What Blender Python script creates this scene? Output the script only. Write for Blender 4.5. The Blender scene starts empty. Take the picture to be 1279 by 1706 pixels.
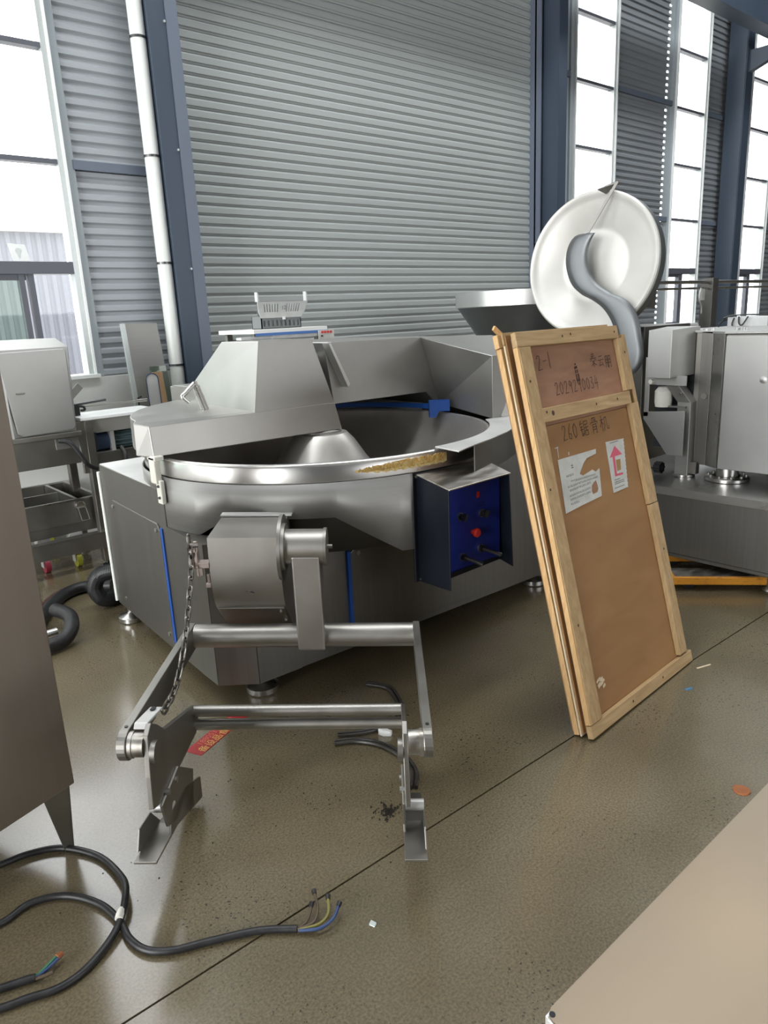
import bpy, bmesh, math, random
from mathutils import Vector, Matrix
random.seed(7)
PI = math.pi
SC = bpy.context.scene
COL = SC.collection

# ------------------------------------------------------------------ camera
cam_d = bpy.data.cameras.new('camera')
cam = bpy.data.objects.new('camera', cam_d)
COL.objects.link(cam)
RW = ((0.7527, -0.2042, 0.6259), (-0.6567, -0.1666, 0.7355), (-0.0460, -0.9647, -0.2595))
cam.matrix_world = Matrix(((RW[0][0], -RW[0][1], -RW[0][2], 0.0),
                           (RW[1][0], -RW[1][1], -RW[1][2], 0.0),
                           (RW[2][0], -RW[2][1], -RW[2][2], 1.5), (0, 0, 0, 1)))
cam_d.sensor_fit = 'VERTICAL'
cam_d.sensor_height = 36.0
cam_d.lens = 36.0 * 1214.0 / 1706.0
cam_d.clip_start = 0.05
cam_d.clip_end = 400
SC.camera = cam

# ------------------------------------------------------------------ world: overcast sky
W = bpy.data.worlds.new('overcast_sky')
SC.world = W
W.use_nodes = True
nt = W.node_tree
nt.nodes.clear()
wo = nt.nodes.new('ShaderNodeOutputWorld')
bg = nt.nodes.new('ShaderNodeBackground')
tc = nt.nodes.new('ShaderNodeTexCoord')
ns = nt.nodes.new('ShaderNodeTexNoise')
ns.inputs['Scale'].default_value = 2.2
ns.inputs['Detail'].default_value = 4
cr = nt.nodes.new('ShaderNodeValToRGB')
cr.color_ramp.elements[0].position = 0.35
cr.color_ramp.elements[0].color = (0.80, 0.83, 0.88, 1)
cr.color_ramp.elements[1].position = 0.62
cr.color_ramp.elements[1].color = (1.0, 0.985, 0.975, 1)
nt.links.new(tc.outputs['Generated'], ns.inputs['Vector'])
nt.links.new(ns.outputs['Fac'], cr.inputs['Fac'])
nt.links.new(cr.outputs['Color'], bg.inputs['Color'])
bg.inputs['Strength'].default_value = 6.0
nt.links.new(bg.outputs['Background'], wo.inputs['Surface'])

# ------------------------------------------------------------------ added area lamps that fill the hall from out of view
def area(name, loc, direction, sx, sy, power, color):
    l = bpy.data.lights.new(name, 'AREA')
    l.shape = 'RECTANGLE'
    l.size = sx
    l.size_y = sy
    l.energy = power
    l.color = color
    o = bpy.data.objects.new(name, l)
    COL.objects.link(o)
    o.location = loc
    o.rotation_euler = Vector(direction).to_track_quat('-Z', 'Y').to_euler()
    return o
area('added_left_fill', (-7.9, 1.0, 2.6), (1, 0, 0), 6.6, 4.8, 700, (0.97, 0.99, 1.0))  # added lamp in an assumed left opening, brightens left-facing steel
area('added_overhead_fill_near', (4.0, -4.5, 7.4), (0, 0, -1), 16.0, 1.2, 85, (1.0, 0.97, 0.92))  # added fill lamp below the closed ceiling, no roof light there
area('added_overhead_fill_far', (5.0, 2.6, 7.4), (0, 0, -1), 14.0, 1.0, 560, (0.95, 0.98, 1.0))  # added overhead lamp that brightens the top faces

SC.view_settings.view_transform = 'Standard'
SC.view_settings.look = 'None'
SC.view_settings.gamma = 1.0
SC.view_settings.use_curve_mapping = False
SC.view_settings.exposure = 0.0

# ------------------------------------------------------------------ materials
def mat(name, col, rough=0.5, metal=0.0, spec=0.5):
    m = bpy.data.materials.new(name)
    m.use_nodes = True
    b = m.node_tree.nodes['Principled BSDF']
    b.inputs['Base Color'].default_value = (*col, 1)
    b.inputs['Roughness'].default_value = rough
    b.inputs['Metallic'].default_value = metal
    b.inputs['Specular IOR Level'].default_value = spec
    return m

def textured(name, c1, c2, rough=0.5, metal=0.0, scale=(5, 5, 5), detail=4, lo=0.35, hi=0.65,
             rvar=0.0, bump=0.0, dist=0.0, spec=0.5, wave=False):
    m = mat(name, c1, rough, metal, spec)
    t = m.node_tree
    b = t.nodes['Principled BSDF']
    tc = t.nodes.new('ShaderNodeTexCoord')
    mp = t.nodes.new('ShaderNodeMapping')
    mp.inputs['Scale'].default_value = scale
    n = t.nodes.new('ShaderNodeTexNoise')
    n.inputs['Scale'].default_value = 1.0
    n.inputs['Detail'].default_value = detail
    n.inputs['Distortion'].default_value = dist
    r = t.nodes.new('ShaderNodeValToRGB')
    r.color_ramp.elements[0].position = lo
    r.color_ramp.elements[1].position = hi
    r.color_ramp.elements[0].color = (*c1, 1)
    r.color_ramp.elements[1].color = (*c2, 1)
    t.links.new(tc.outputs['Object'], mp.inputs['Vector'])
    t.links.new(mp.outputs['Vector'], n.inputs['Vector'])
    t.links.new(n.outputs['Fac'], r.inputs['Fac'])
    t.links.new(r.outputs['Color'], b.inputs['Base Color'])
    if rvar:
        k = t.nodes.new('ShaderNodeMapRange')
        k.inputs['From Min'].default_value = 0.3
        k.inputs['From Max'].default_value = 0.7
        k.inputs['To Min'].default_value = rough - rvar
        k.inputs['To Max'].default_value = rough + rvar
        t.links.new(n.outputs['Fac'], k.inputs['Value'])
        t.links.new(k.outputs['Result'], b.inputs['Roughness'])
    if bump:
        bp = t.nodes.new('ShaderNodeBump')
        bp.inputs['Strength'].default_value = bump
        bp.inputs['Distance'].default_value = 0.002
        t.links.new(n.outputs['Fac'], bp.inputs['Height'])
        t.links.new(bp.outputs['Normal'], b.inputs['Normal'])
    return m

S1 = (0.41, 0.40, 0.375)
S2 = (0.435, 0.425, 0.40)
steel = textured('brushed_steel_horizontal', (0.33, 0.325, 0.31), (0.355, 0.35, 0.335), 0.5, 0.75, (2, 2, 90), 3, rvar=0.03)
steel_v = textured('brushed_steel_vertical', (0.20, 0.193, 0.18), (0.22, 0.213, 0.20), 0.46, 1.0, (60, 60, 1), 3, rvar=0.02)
steel_s = textured('satin_steel', (0.355, 0.35, 0.33), (0.38, 0.375, 0.355), 0.43, 0.82, (6, 6, 6), 3, rvar=0.03)
steel_f = textured('lifting_frame_steel', (0.36, 0.345, 0.315), (0.40, 0.385, 0.355), 0.42, 1.0, (9, 9, 9), 3, rvar=0.03)
steel_b = textured('polished_steel', (0.58, 0.57, 0.55), (0.61, 0.60, 0.58), 0.29, 1.0, (6, 6, 6), 2, rvar=0.02)
steel_d = textured('dull_steel', (0.27, 0.26, 0.235), (0.31, 0.30, 0.275), 0.45, 1.0, (8, 8, 8), 3, rvar=0.03)
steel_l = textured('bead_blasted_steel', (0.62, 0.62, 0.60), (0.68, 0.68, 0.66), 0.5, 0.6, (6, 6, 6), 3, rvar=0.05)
steel_g = textured('grey_sheet_steel', (0.40, 0.40, 0.385), (0.43, 0.43, 0.415), 0.46, 0.8, (5, 5, 5), 3, rvar=0.03)
steel_w = textured('worn_steel', (0.30, 0.28, 0.24), (0.52, 0.50, 0.46), 0.4, 1.0, (10, 30, 10), 5, rvar=0.08)
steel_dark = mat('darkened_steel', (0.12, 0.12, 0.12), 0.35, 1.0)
bowl_m = textured('turned_steel', (0.46, 0.44, 0.41), (0.52, 0.50, 0.47), 0.38, 0.7, (7, 7, 7), 4, rvar=0.05)
chain_m = textured('chain_steel', (0.17, 0.16, 0.145), (0.28, 0.265, 0.24), 0.38, 1.0, (60, 60, 60), 3)
rose_m = textured('tarnished_steel', (0.45, 0.37, 0.35), (0.55, 0.47, 0.44), 0.4, 1.0, (30, 30, 30), 3)
blue_p = mat('blue_plastic', (0.012, 0.075, 0.33), 0.4)
panel_blue = mat('blue_control_film', (0.012, 0.03, 0.26), 0.35)
navy = textured('navy_coated_sheet', (0.006, 0.008, 0.013), (0.008, 0.011, 0.018), 0.42, 0.0, (6, 6, 6), 3, spec=0.3)
black = mat('black_plastic', (0.012, 0.012, 0.013), 0.4)
rubber = textured('black_rubber', (0.009, 0.009, 0.010), (0.02, 0.02, 0.021), 0.45, 0, (40, 40, 40), 3)
red_castor = mat('dull_red_wheel', (0.28, 0.03, 0.05), 0.5)
red = mat('red_plastic', (0.55, 0.025, 0.02), 0.4)
white_pl = textured('white_nylon', (0.72, 0.71, 0.62), (0.80, 0.79, 0.72), 0.45, 0, (8, 8, 8), 3)
pvc = mat('white_pvc', (0.78, 0.80, 0.76), 0.35)
white_w = textured('white_painted_masonry', (0.70, 0.70, 0.67), (0.76, 0.76, 0.73), 0.8, 0, (3, 3, 3), 5)
blue_col = textured('blue_painted_column', (0.042, 0.060, 0.088), (0.050, 0.070, 0.10), 0.45, 0, (4, 4, 1), 3)
blue_edge = mat('grey_blue_edge_trim', (0.13, 0.155, 0.20), 0.45)
shutter_m = textured('shutter_paint', (0.335, 0.36, 0.35), (0.37, 0.395, 0.385), 0.5, 0, (0.6, 8, 8), 3)
groove_m = mat('shutter_groove', (0.10, 0.11, 0.11), 0.6)
corr_hazed = textured('corrugated_sheet_hazed', (0.36, 0.385, 0.405), (0.39, 0.415, 0.435), 0.45, 0, (1, 4, 4), 3)  # sheet colour lightened, pale window haze put into it
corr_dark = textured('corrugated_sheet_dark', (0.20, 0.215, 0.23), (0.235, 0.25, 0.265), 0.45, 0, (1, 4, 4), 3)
flash_m = mat('grey_flashing', (0.33, 0.37, 0.39), 0.4)
alu = mat('pale_aluminium', (0.52, 0.56, 0.55), 0.35, 0.3)
frame_dark = mat('dark_window_bar', (0.10, 0.105, 0.125), 0.45)
gray_wall = mat('grey_wall', (0.12, 0.125, 0.13), 0.7)
roof_m = mat('roof_sheet', (0.14, 0.15, 0.16), 0.7)
white_bright = mat('white_trim', (0.85, 0.87, 0.85), 0.4)
dish_m = textured('white_polished_dish', (0.63, 0.62, 0.575), (0.70, 0.69, 0.655), 0.42, 0.25, (4, 4, 4), 4, rvar=0.06)
cone_m = textured('hopper_cone', (0.20, 0.21, 0.215), (0.225, 0.235, 0.24), 0.46, 0.85, (4, 4, 4), 3)
orange = textured('orange_paint', (0.62, 0.26, 0.02), (0.30, 0.12, 0.02), 0.5, 0, (30, 30, 60), 4, 0.55, 0.75)
motor_b = mat('motor_blue', (0.04, 0.075, 0.14), 0.5)
gray_pl = textured('grey_crate_plastic', (0.50, 0.51, 0.50), (0.56, 0.57, 0.56), 0.55, 0, (20, 20, 20), 3)
gray_pl_d = mat('dark_grey_crate_plastic', (0.16, 0.17, 0.17), 0.6)
grime_m = textured('dried_food_residue', (0.42, 0.30, 0.10), (0.62, 0.50, 0.24), 0.8, 0, (120, 120, 120), 3, 0.35, 0.6, bump=0.5)
crumb_m = textured('dried_crumbs', (0.42, 0.23, 0.05), (0.62, 0.43, 0.14), 0.8, 0, (40, 40, 40), 2)
paper_m = textured('white_paper', (0.50, 0.50, 0.465), (0.58, 0.58, 0.54), 0.7, 0, (20, 20, 20), 4)
ink = mat('black_marker', (0.06, 0.03, 0.02), 0.7)
grey_ink = mat('grey_print', (0.15, 0.155, 0.15), 0.7)
pink_ink = mat('pink_print', (0.62, 0.10, 0.16), 0.6)
tape_red = mat('red_tape', (0.34, 0.012, 0.012), 0.5)
tape_print = mat('yellow_print', (0.72, 0.42, 0.12), 0.6)
tape_print2 = mat('pale_red_print', (0.62, 0.16, 0.10), 0.6)
leaf_m = mat('rust_brown_scrap', (0.30, 0.10, 0.03), 0.7)
blue_scrap = mat('blue_scrap', (0.05, 0.16, 0.26), 0.6)
white_scrap = mat('clear_scrap', (0.50, 0.55, 0.52), 0.4)
dirt_m = mat('black_dirt', (0.03, 0.024, 0.018), 0.9)
wheel_y = mat('yellow_green_wheel', (0.30, 0.30, 0.03), 0.5)
brown_hose = textured('brown_ribbed_hose', (0.06, 0.03, 0.025), (0.10, 0.05, 0.04), 0.5, 0, (50, 50, 50), 2)
green_w = mat('green_wire', (0.02, 0.14, 0.06), 0.5)
blue_w = mat('blue_wire', (0.02, 0.045, 0.13), 0.5)
brown_w = mat('brown_wire', (0.07, 0.045, 0.025), 0.5)
yellow_w = mat('yellow_wire', (0.16, 0.14, 0.03), 0.5)
dark_print = mat('dark_blue_print', (0.006, 0.01, 0.08), 0.4)
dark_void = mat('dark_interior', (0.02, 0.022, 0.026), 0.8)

def wood(name, c1, c2, scale, rough=0.65):
    return textured(name, c1, c2, rough, 0, scale, 6, 0.3, 0.7, bump=0.15, dist=0.6)
batten_h = wood('pine_batten_lengthwise', (0.36, 0.235, 0.105), (0.50, 0.35, 0.18), (4, 60, 60))
batten_v = wood('pine_batten_upright', (0.36, 0.235, 0.105), (0.50, 0.35, 0.18), (60, 60, 3))
batten_e = wood('pine_edge', (0.55, 0.32, 0.13), (0.70, 0.47, 0.23), (90, 90, 3))
batten_p = wood('pale_pine_edge', (0.62, 0.50, 0.32), (0.74, 0.62, 0.44), (90, 90, 3))
ply_red = wood('reddish_plywood', (0.27, 0.135, 0.075), (0.34, 0.185, 0.11), (5, 10, 26))
ply_tan = wood('tan_plywood', (0.27, 0.135, 0.046), (0.33, 0.175, 0.066), (3, 5, 9))
wood_b = wood('brown_board', (0.33, 0.20, 0.10), (0.42, 0.27, 0.15), (40, 40, 4))

def floor_material():
    m = mat('polished_concrete', (0.10, 0.085, 0.06), 0.3, 0.0, 1.0)
    t = m.node_tree
    b = t.nodes['Principled BSDF']
    tc = t.nodes.new('ShaderNodeTexCoord')
    def noise(s, d):
        n = t.nodes.new('ShaderNodeTexNoise')
        n.inputs['Scale'].default_value = s
        n.inputs['Detail'].default_value = d
        t.links.new(tc.outputs['Object'], n.inputs['Vector'])
        return n
    def ramp(n, p0, p1, c0, c1):
        r = t.nodes.new('ShaderNodeValToRGB')
        r.color_ramp.elements[0].position = p0
        r.color_ramp.elements[1].position = p1
        r.color_ramp.elements[0].color = (*c0, 1)
        r.color_ramp.elements[1].color = (*c1, 1)
        t.links.new(n.outputs['Fac'], r.inputs['Fac'])
        return r
    def mix(a, bb, f, mode='MIX'):
        x = t.nodes.new('ShaderNodeMix')
        x.data_type = 'RGBA'
        x.blend_type = mode
        t.links.new(a, x.inputs[6])
        t.links.new(bb, x.inputs[7])
        if isinstance(f, float):
            x.inputs[0].default_value = f
        else:
            t.links.new(f, x.inputs[0])
        return x.outputs[2]
    big = ramp(noise(1.3, 6), 0.3, 0.7, (0.120, 0.098, 0.058), (0.185, 0.155, 0.100))
    fine = ramp(noise(150, 4), 0.36, 0.64, (0.64, 0.63, 0.61), (1.20, 1.17, 1.11))
    c = mix(big.outputs['Color'], fine.outputs['Color'], 0.75, 'MULTIPLY')
    sp = ramp(noise(95, 2), 0.33, 0.375, (1, 1, 1), (0, 0, 0))
    blot = ramp(noise(2.1, 3), 0.47, 0.62, (0, 0, 0), (1, 1, 1))
    mm = t.nodes.new('ShaderNodeMath')
    mm.operation = 'MULTIPLY'
    t.links.new(sp.outputs['Color'], mm.inputs[0])
    t.links.new(blot.outputs['Color'], mm.inputs[1])
    dk = t.nodes.new('ShaderNodeRGB')
    dk.outputs[0].default_value = (0.035, 0.028, 0.02, 1)
    c = mix(c, dk.outputs[0], mm.outputs[0])
    t.links.new(c, b.inputs['Base Color'])
    k = t.nodes.new('ShaderNodeMapRange')
    k.inputs['To Min'].default_value = 0.10
    k.inputs['To Max'].default_value = 0.28
    t.links.new(noise(3.2, 5).outputs['Fac'], k.inputs['Value'])
    t.links.new(k.outputs['Result'], b.inputs['Roughness'])
    bp = t.nodes.new('ShaderNodeBump')
    bp.inputs['Strength'].default_value = 0.05
    bp.inputs['Distance'].default_value = 0.002
    t.links.new(noise(60, 4).outputs['Fac'], bp.inputs['Height'])
    t.links.new(bp.outputs['Normal'], b.inputs['Normal'])
    return m
concrete = floor_material()

def glass_material(name, tint):
    m = bpy.data.materials.new(name)
    m.use_nodes = True
    t = m.node_tree
    t.nodes.clear()
    o = t.nodes.new('ShaderNodeOutputMaterial')
    tr = t.nodes.new('ShaderNodeBsdfTransparent')
    tr.inputs['Color'].default_value = (*tint, 1)
    gl = t.nodes.new('ShaderNodeBsdfGlossy')
    gl.inputs['Roughness'].default_value = 0.03
    mx = t.nodes.new('ShaderNodeMixShader')
    lw = t.nodes.new('ShaderNodeLayerWeight')
    lw.inputs['Blend'].default_value = 0.5
    pw = t.nodes.new('ShaderNodeMath')
    pw.operation = 'POWER'
    pw.inputs[1].default_value = 4.0
    t.links.new(lw.outputs['Facing'], pw.inputs[0])
    ml = t.nodes.new('ShaderNodeMath')
    ml.operation = 'MULTIPLY_ADD'
    ml.inputs[1].default_value = 0.5
    ml.inputs[2].default_value = 0.03
    t.links.new(pw.outputs[0], ml.inputs[0])
    t.links.new(ml.outputs[0], mx.inputs['Fac'])
    t.links.new(tr.outputs['BSDF'], mx.inputs[1])
    t.links.new(gl.outputs['BSDF'], mx.inputs[2])
    t.links.new(mx.outputs['Shader'], o.inputs['Surface'])
    return m
glass = glass_material('window_glass', (0.96, 0.97, 0.97))
glass_g = glass_material('greenish_window_glass', (0.72, 0.80, 0.74))

# ------------------------------------------------------------------ mesh helpers
def V(*a):
    return Vector(a)

class G:
    """collects shapes, in world coordinates, into one mesh"""
    def __init__(self):
        self.bm = bmesh.new()

    def poly(self, pts):
        return self.bm.faces.new([self.bm.verts.new(p) for p in pts])

    def box(self, x0, x1, y0, y1, z0, z1):
        return self.prism([(x0, y0, z0), (x1, y0, z0), (x1, y1, z0), (x0, y1, z0)], (0, 0, z1 - z0))

    def obox(self, c, ax, sx, ay, sy, az, sz):
        c, ax, ay, az = Vector(c), Vector(ax).normalized(), Vector(ay).normalized(), Vector(az).normalized()
        a, b, d = ax * sx / 2, ay * sy / 2, az * sz / 2
        return self.prism([c - a - b - d, c + a - b - d, c + a + b - d, c - a + b - d], d * 2)

    def prism(self, pts, vec):
        pts = [Vector(p) for p in pts]
        vec = Vector(vec)
        a = [self.bm.verts.new(p) for p in pts]
        b = [self.bm.verts.new(p + vec) for p in pts]
        n = len(pts)
        self.bm.faces.new(a[::-1])
        self.bm.faces.new(b)
        for i in range(n):
            j = (i + 1) % n
            self.bm.faces.new((a[i], a[j], b[j], b[i]))
        return self

    def loft(self, A, B):
        a = [self.bm.verts.new(p) for p in A]
        b = [self.bm.verts.new(p) for p in B]
        n = len(a)
        self.bm.faces.new(a[::-1])
        self.bm.faces.new(b)
        for i in range(n):
            j = (i + 1) % n
            self.bm.faces.new((a[i], a[j], b[j], b[i]))
        return self

    def tube(self, path, r, n=8, closed=False):
        P = [Vector(p) for p in path]
        m = len(P)
        rings = []
        prev = None
        for i in range(m):
            if closed:
                t = (P[(i + 1) % m] - P[i - 1]).normalized()
            else:
                t = (P[min(i + 1, m - 1)] - P[max(i - 1, 0)]).normalized()
            if prev is None:
                prev = t.orthogonal().normalized()
            prev = (prev - t * prev.dot(t)).normalized()
            q = t.cross(prev)
            rr = r[i] if isinstance(r, (list, tuple)) else r
            rings.append([self.bm.verts.new(P[i] + prev * math.cos(2 * PI * k / n) * rr + q * math.sin(2 * PI * k / n) * rr) for k in range(n)])
        for i in range(m if closed else m - 1):
            A, B = rings[i], rings[(i + 1) % m]
            for k in range(n):
                self.bm.faces.new((A[k], A[(k + 1) % n], B[(k + 1) % n], B[k]))
        if not closed:
            self.bm.faces.new(rings[0][::-1])
            self.bm.faces.new(rings[-1])
        return self

    def cyl(self, p0, p1, r, n=24):
        return self.tube([p0, p1], r, n)

    def lathe(self, prof, o, axis=(0, 0, 1), n=64, a0=0.0, a1=2 * PI, closed_prof=True):
        o = Vector(o)
        az = Vector(axis).normalized()
        if abs(az.z) > 0.9:
            ax = V(1, 0, 0)
        else:
            ax = V(0, 0, 1).cross(az).normalized()
        ax = (ax - az * ax.dot(az)).normalized()
        ay = az.cross(ax)
        full = abs(a1 - a0 - 2 * PI) < 1e-6
        cnt = n if full else n + 1
        rings = []
        for i in range(cnt):
            a = a0 + (a1 - a0) * i / n
            d = ax * math.cos(a) + ay * math.sin(a)
            rings.append([self.bm.verts.new(o + d * r + az * z) for r, z in prof])
        m = len(prof)
        for i in range(n):
            A, B = rings[i], rings[(i + 1) % cnt]
            for k in range(m if closed_prof else m - 1):
                j = (k + 1) % m
                self.bm.faces.new((A[k], A[j], B[j], B[k]))
        if not full and closed_prof:
            self.bm.faces.new(rings[0][::-1])
            self.bm.faces.new(rings[-1])
        return self

def root_loc(o):
    while o.parent:
        o = o.parent
    return o.location

def build(name, g, m, parent=None, smooth=False, bevel=0.0, loc=None, solid=0.0, **props):
    """link the collected shapes as ONE mesh object"""
    off = Vector(loc) if loc is not None else (root_loc(parent) if parent else V(0, 0, 0))
    bmesh.ops.remove_doubles(g.bm, verts=g.bm.verts, dist=1e-5)
    bmesh.ops.recalc_face_normals(g.bm, faces=g.bm.faces)
    bmesh.ops.translate(g.bm, verts=g.bm.verts, vec=-off)
    me = bpy.data.meshes.new(name)
    g.bm.to_mesh(me)
    g.bm.free()
    me.materials.append(m)
    o = bpy.data.objects.new(name, me)
    COL.objects.link(o)
    if parent:
        o.parent = parent
    else:
        o.location = off
    if smooth:
        for p in me.polygons:
            p.use_smooth = True
        try:
            me.set_sharp_from_angle(angle=math.radians(38))
        except Exception:
            pass
    if solid:
        s = o.modifiers.new('thickness', 'SOLIDIFY')
        s.thickness = solid
        s.offset = 0
    if bevel:
        b = o.modifiers.new('edge', 'BEVEL')
        b.width = bevel
        b.segments = 2
        b.limit_method = 'ANGLE'
    for k, v in props.items():
        o[k] = v
    return o

def thing(name, loc, label, category, group=None):
    o = bpy.data.objects.new(name, None)
    COL.objects.link(o)
    o.location = loc
    o.empty_display_size = 0.1
    o['label'] = label
    o['category'] = category
    if group:
        o['group'] = group
    return o

def twin(o, dx, dy, dz, rotz=0.0, parent=None, name=None):
    c = o.copy()
    COL.objects.link(c)
    c.parent = parent if parent else o.parent
    c.location = o.location + V(dx, dy, dz)
    if rotz:
        c.rotation_euler = (0, 0, rotz)
    for ch in list(o.children):
        d = ch.copy()
        COL.objects.link(d)
        d.parent = c
    return c

def smooth_path(pts, k=8, closed=False):
    P = [Vector(p) for p in pts]
    out = []
    n = len(P)
    rng = range(n) if closed else range(n - 1)
    for i in rng:
        if closed:
            p0, p1, p2, p3 = P[i - 1], P[i], P[(i + 1) % n], P[(i + 2) % n]
        else:
            p0, p1, p2, p3 = P[max(i - 1, 0)], P[i], P[i + 1], P[min(i + 2, n - 1)]
        for s in range(k):
            t = s / k
            out.append(0.5 * ((2 * p1) + (-p0 + p2) * t + (2 * p0 - 5 * p1 + 4 * p2 - p3) * t * t + (-p0 + 3 * p1 - 3 * p2 + p3) * t ** 3))
    if not closed:
        out.append(P[-1])
    return out

def text_mesh(name, body, size, o, ex, ey, m, parent, lift=0.0015):
    """flat lettering on a surface: o = lower left corner, ex / ey = reading and up directions"""
    cu = bpy.data.curves.new(name, 'FONT')
    cu.body = body
    cu.size = size
    tmp = bpy.data.objects.new(name, cu)
    COL.objects.link(tmp)
    bpy.context.view_layer.update()
    me = bpy.data.meshes.new_from_object(tmp.evaluated_get(bpy.context.evaluated_depsgraph_get()))
    bpy.data.objects.remove(tmp)
    ex, ey = Vector(ex).normalized(), Vector(ey).normalized()
    nz = ex.cross(ey)
    off = root_loc(parent) if parent else V(0, 0, 0)
    for v in me.vertices:
        v.co = Vector(o) + ex * v.co.x + ey * v.co.y + nz * lift - off
    me.materials.clear()
    me.materials.append(m)
    ob = bpy.data.objects.new(name, me)
    COL.objects.link(ob)
    ob.parent = parent
    return ob

def strokes(name, lines, o, ex, ey, w, m, parent, lift=0.0012):
    """hand-drawn marker strokes as flat ribbons: lines = list of 2d polylines in metres"""
    ex, ey = Vector(ex).normalized(), Vector(ey).normalized()
    nz = ex.cross(ey)
    g = G()
    for L in lines:
        for (a, b) in zip(L[:-1], L[1:]):
            d = Vector((b[0] - a[0], b[1] - a[1]))
            if d.length < 1e-6:
                continue
            d.normalize()
            p = Vector((-d.y, d.x)) * w / 2
            e = d * w * 0.35
            q = [(a[0] + p.x - e.x, a[1] + p.y - e.y), (a[0] - p.x - e.x, a[1] - p.y - e.y),
                 (b[0] - p.x + e.x, b[1] - p.y + e.y), (b[0] + p.x + e.x, b[1] + p.y + e.y)]
            g.poly([Vector(o) + ex * x + ey * y + nz * lift for x, y in q])
    return build(name, g, m, parent)

def structure(o):
    o['kind'] = 'structure'
    return o

# ================================================================== THE HALL
# floor: two concrete slabs with a saw-cut joint between them
g = G()
g.box(-8, 24, -12, 5.6, -0.12, -0.03)
floor = structure(build('floor', g, dirt_m))
JL = lambda x: 1.3985 - 0.0215 * x          # the joint runs almost parallel to the back wall
g = G()
g.prism([(-8, JL(-8) + 0.003, -0.03), (24, JL(24) + 0.003, -0.03), (24, 5.6, -0.03), (-8, 5.6, -0.03)], (0, 0, 0.03))
build('concrete_slab', g, concrete, floor)
g = G()
g.prism([(-8, -12, -0.03), (24, -12, -0.03), (24, JL(24) - 0.003, -0.03), (-8, JL(-8) - 0.003, -0.03)], (0, 0, 0.03))
build('concrete_slab', g, concrete, floor)

g = G()
g.box(-8, 24, -12, 5.9, 7.5, 7.6)
structure(build('ceiling', g, roof_m))
g = G()
for y0, y1, z0, z1 in ((-12, -2.3, 0, 7.5), (4.3, 5.6, 0, 7.5), (-2.3, 4.3, 5.0, 7.5), (-2.3, 4.3, 0, 0.2)):
    g.box(-8.15, -8.0, y0, y1, z0, z1)
structure(build('wall_left', g, gray_wall))
g = G()
g.box(24, 24.15, -12, 5.6, 0, 7.5)
structure(build('wall_right', g, gray_wall))
g = G()
g.box(-8, 24, -12.15, -12, 0, 2.0)
g.box(-8, 24, -12.15, -12, 5.0, 7.5)
g.box(-8, -1, -12.15, -12, 2.0, 5.0)
g.box(13, 24, -12.15, -12, 2.0, 5.0)
structure(build('wall_front', g, gray_wall))

# back wall: low white masonry, ribbed sheet above it, high narrow windows, one roller shutter
YW = 5.5
WINS = [(-6.6, -3.6), (-1.5, 1.91), (7.84, 8.60), (10.11, 10.88), (12.33, 13.10), (14.60, 15.37)]
DOOR = (2.80, 7.05)
g = G()
for a, b in ((-8, DOOR[0]), (DOOR[1], 24)):
    g.box(a, b, YW - 0.06, YW + 0.14, 0, 1.165)
g.box(-8, 24, YW, YW + 0.14, 5.45, 7.5)
wall_back = structure(build('wall_back', g, white_w))

def corrugated(x0, x1, z0, z1, m, pitch=0.0755):
    g = G()
    prof = []
    z = z0
    while z < z1 - 1e-4:
        for dz, dy in ((0.0, 0.018), (0.012, 0.0), (0.040, 0.0), (0.052, 0.018), (0.0755, 0.018)):
            if z + dz <= z1:
                prof.append((dy, z + dz))
        z += pitch
    for (ya, za), (yb, zb) in zip(prof[:-1], prof[1:]):
        if zb > za:
            g.poly([(x0, YW + ya, za), (x1, YW + ya, za), (x1, YW + yb, zb), (x0, YW + yb, zb)])
    return build('corrugated_sheet', g, m, wall_back)

segs = []
x = -8.0
for a, b in WINS:
    if a > DOOR[1] and x < DOOR[0]:
        segs.append((x, DOOR[0]))
        x = DOOR[1]
    segs.append((x, a - 0.10))
    x = b + 0.10
segs.append((x, 24.0))
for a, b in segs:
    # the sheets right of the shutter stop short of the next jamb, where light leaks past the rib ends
    corrugated(a, b - (0.135 if a > 6 and b < 20 else 0.0), 1.165, 5.45, corr_hazed if a < 6 else corr_dark)

# strips with a row of daylight gaps at the rib ends
for a, b in segs:
    if a > 6 and b < 20:
        xe = b - 0.135
        g = G()
        g.box(xe + 0.036, xe + 0.136, YW + 0.004, YW + 0.016, 1.165, 5.45)
        z = 1.165
        while z < 5.44:
            g.box(xe - 0.005, xe + 0.04, YW + 0.004, YW + 0.016, z, min(z + 0.045, 5.45))
            z += 0.0755
        build('jamb_strip', g, flash_m, wall_back)

# girts that carry the sheets
for z in (2.60, 4.03):
    g = G()
    for a, b in segs:
        g.box(a, b - 0.02, YW - 0.03, YW - 0.002, z - 0.03, z + 0.03)
    build('girt', g, blue_edge, wall_back)

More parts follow.
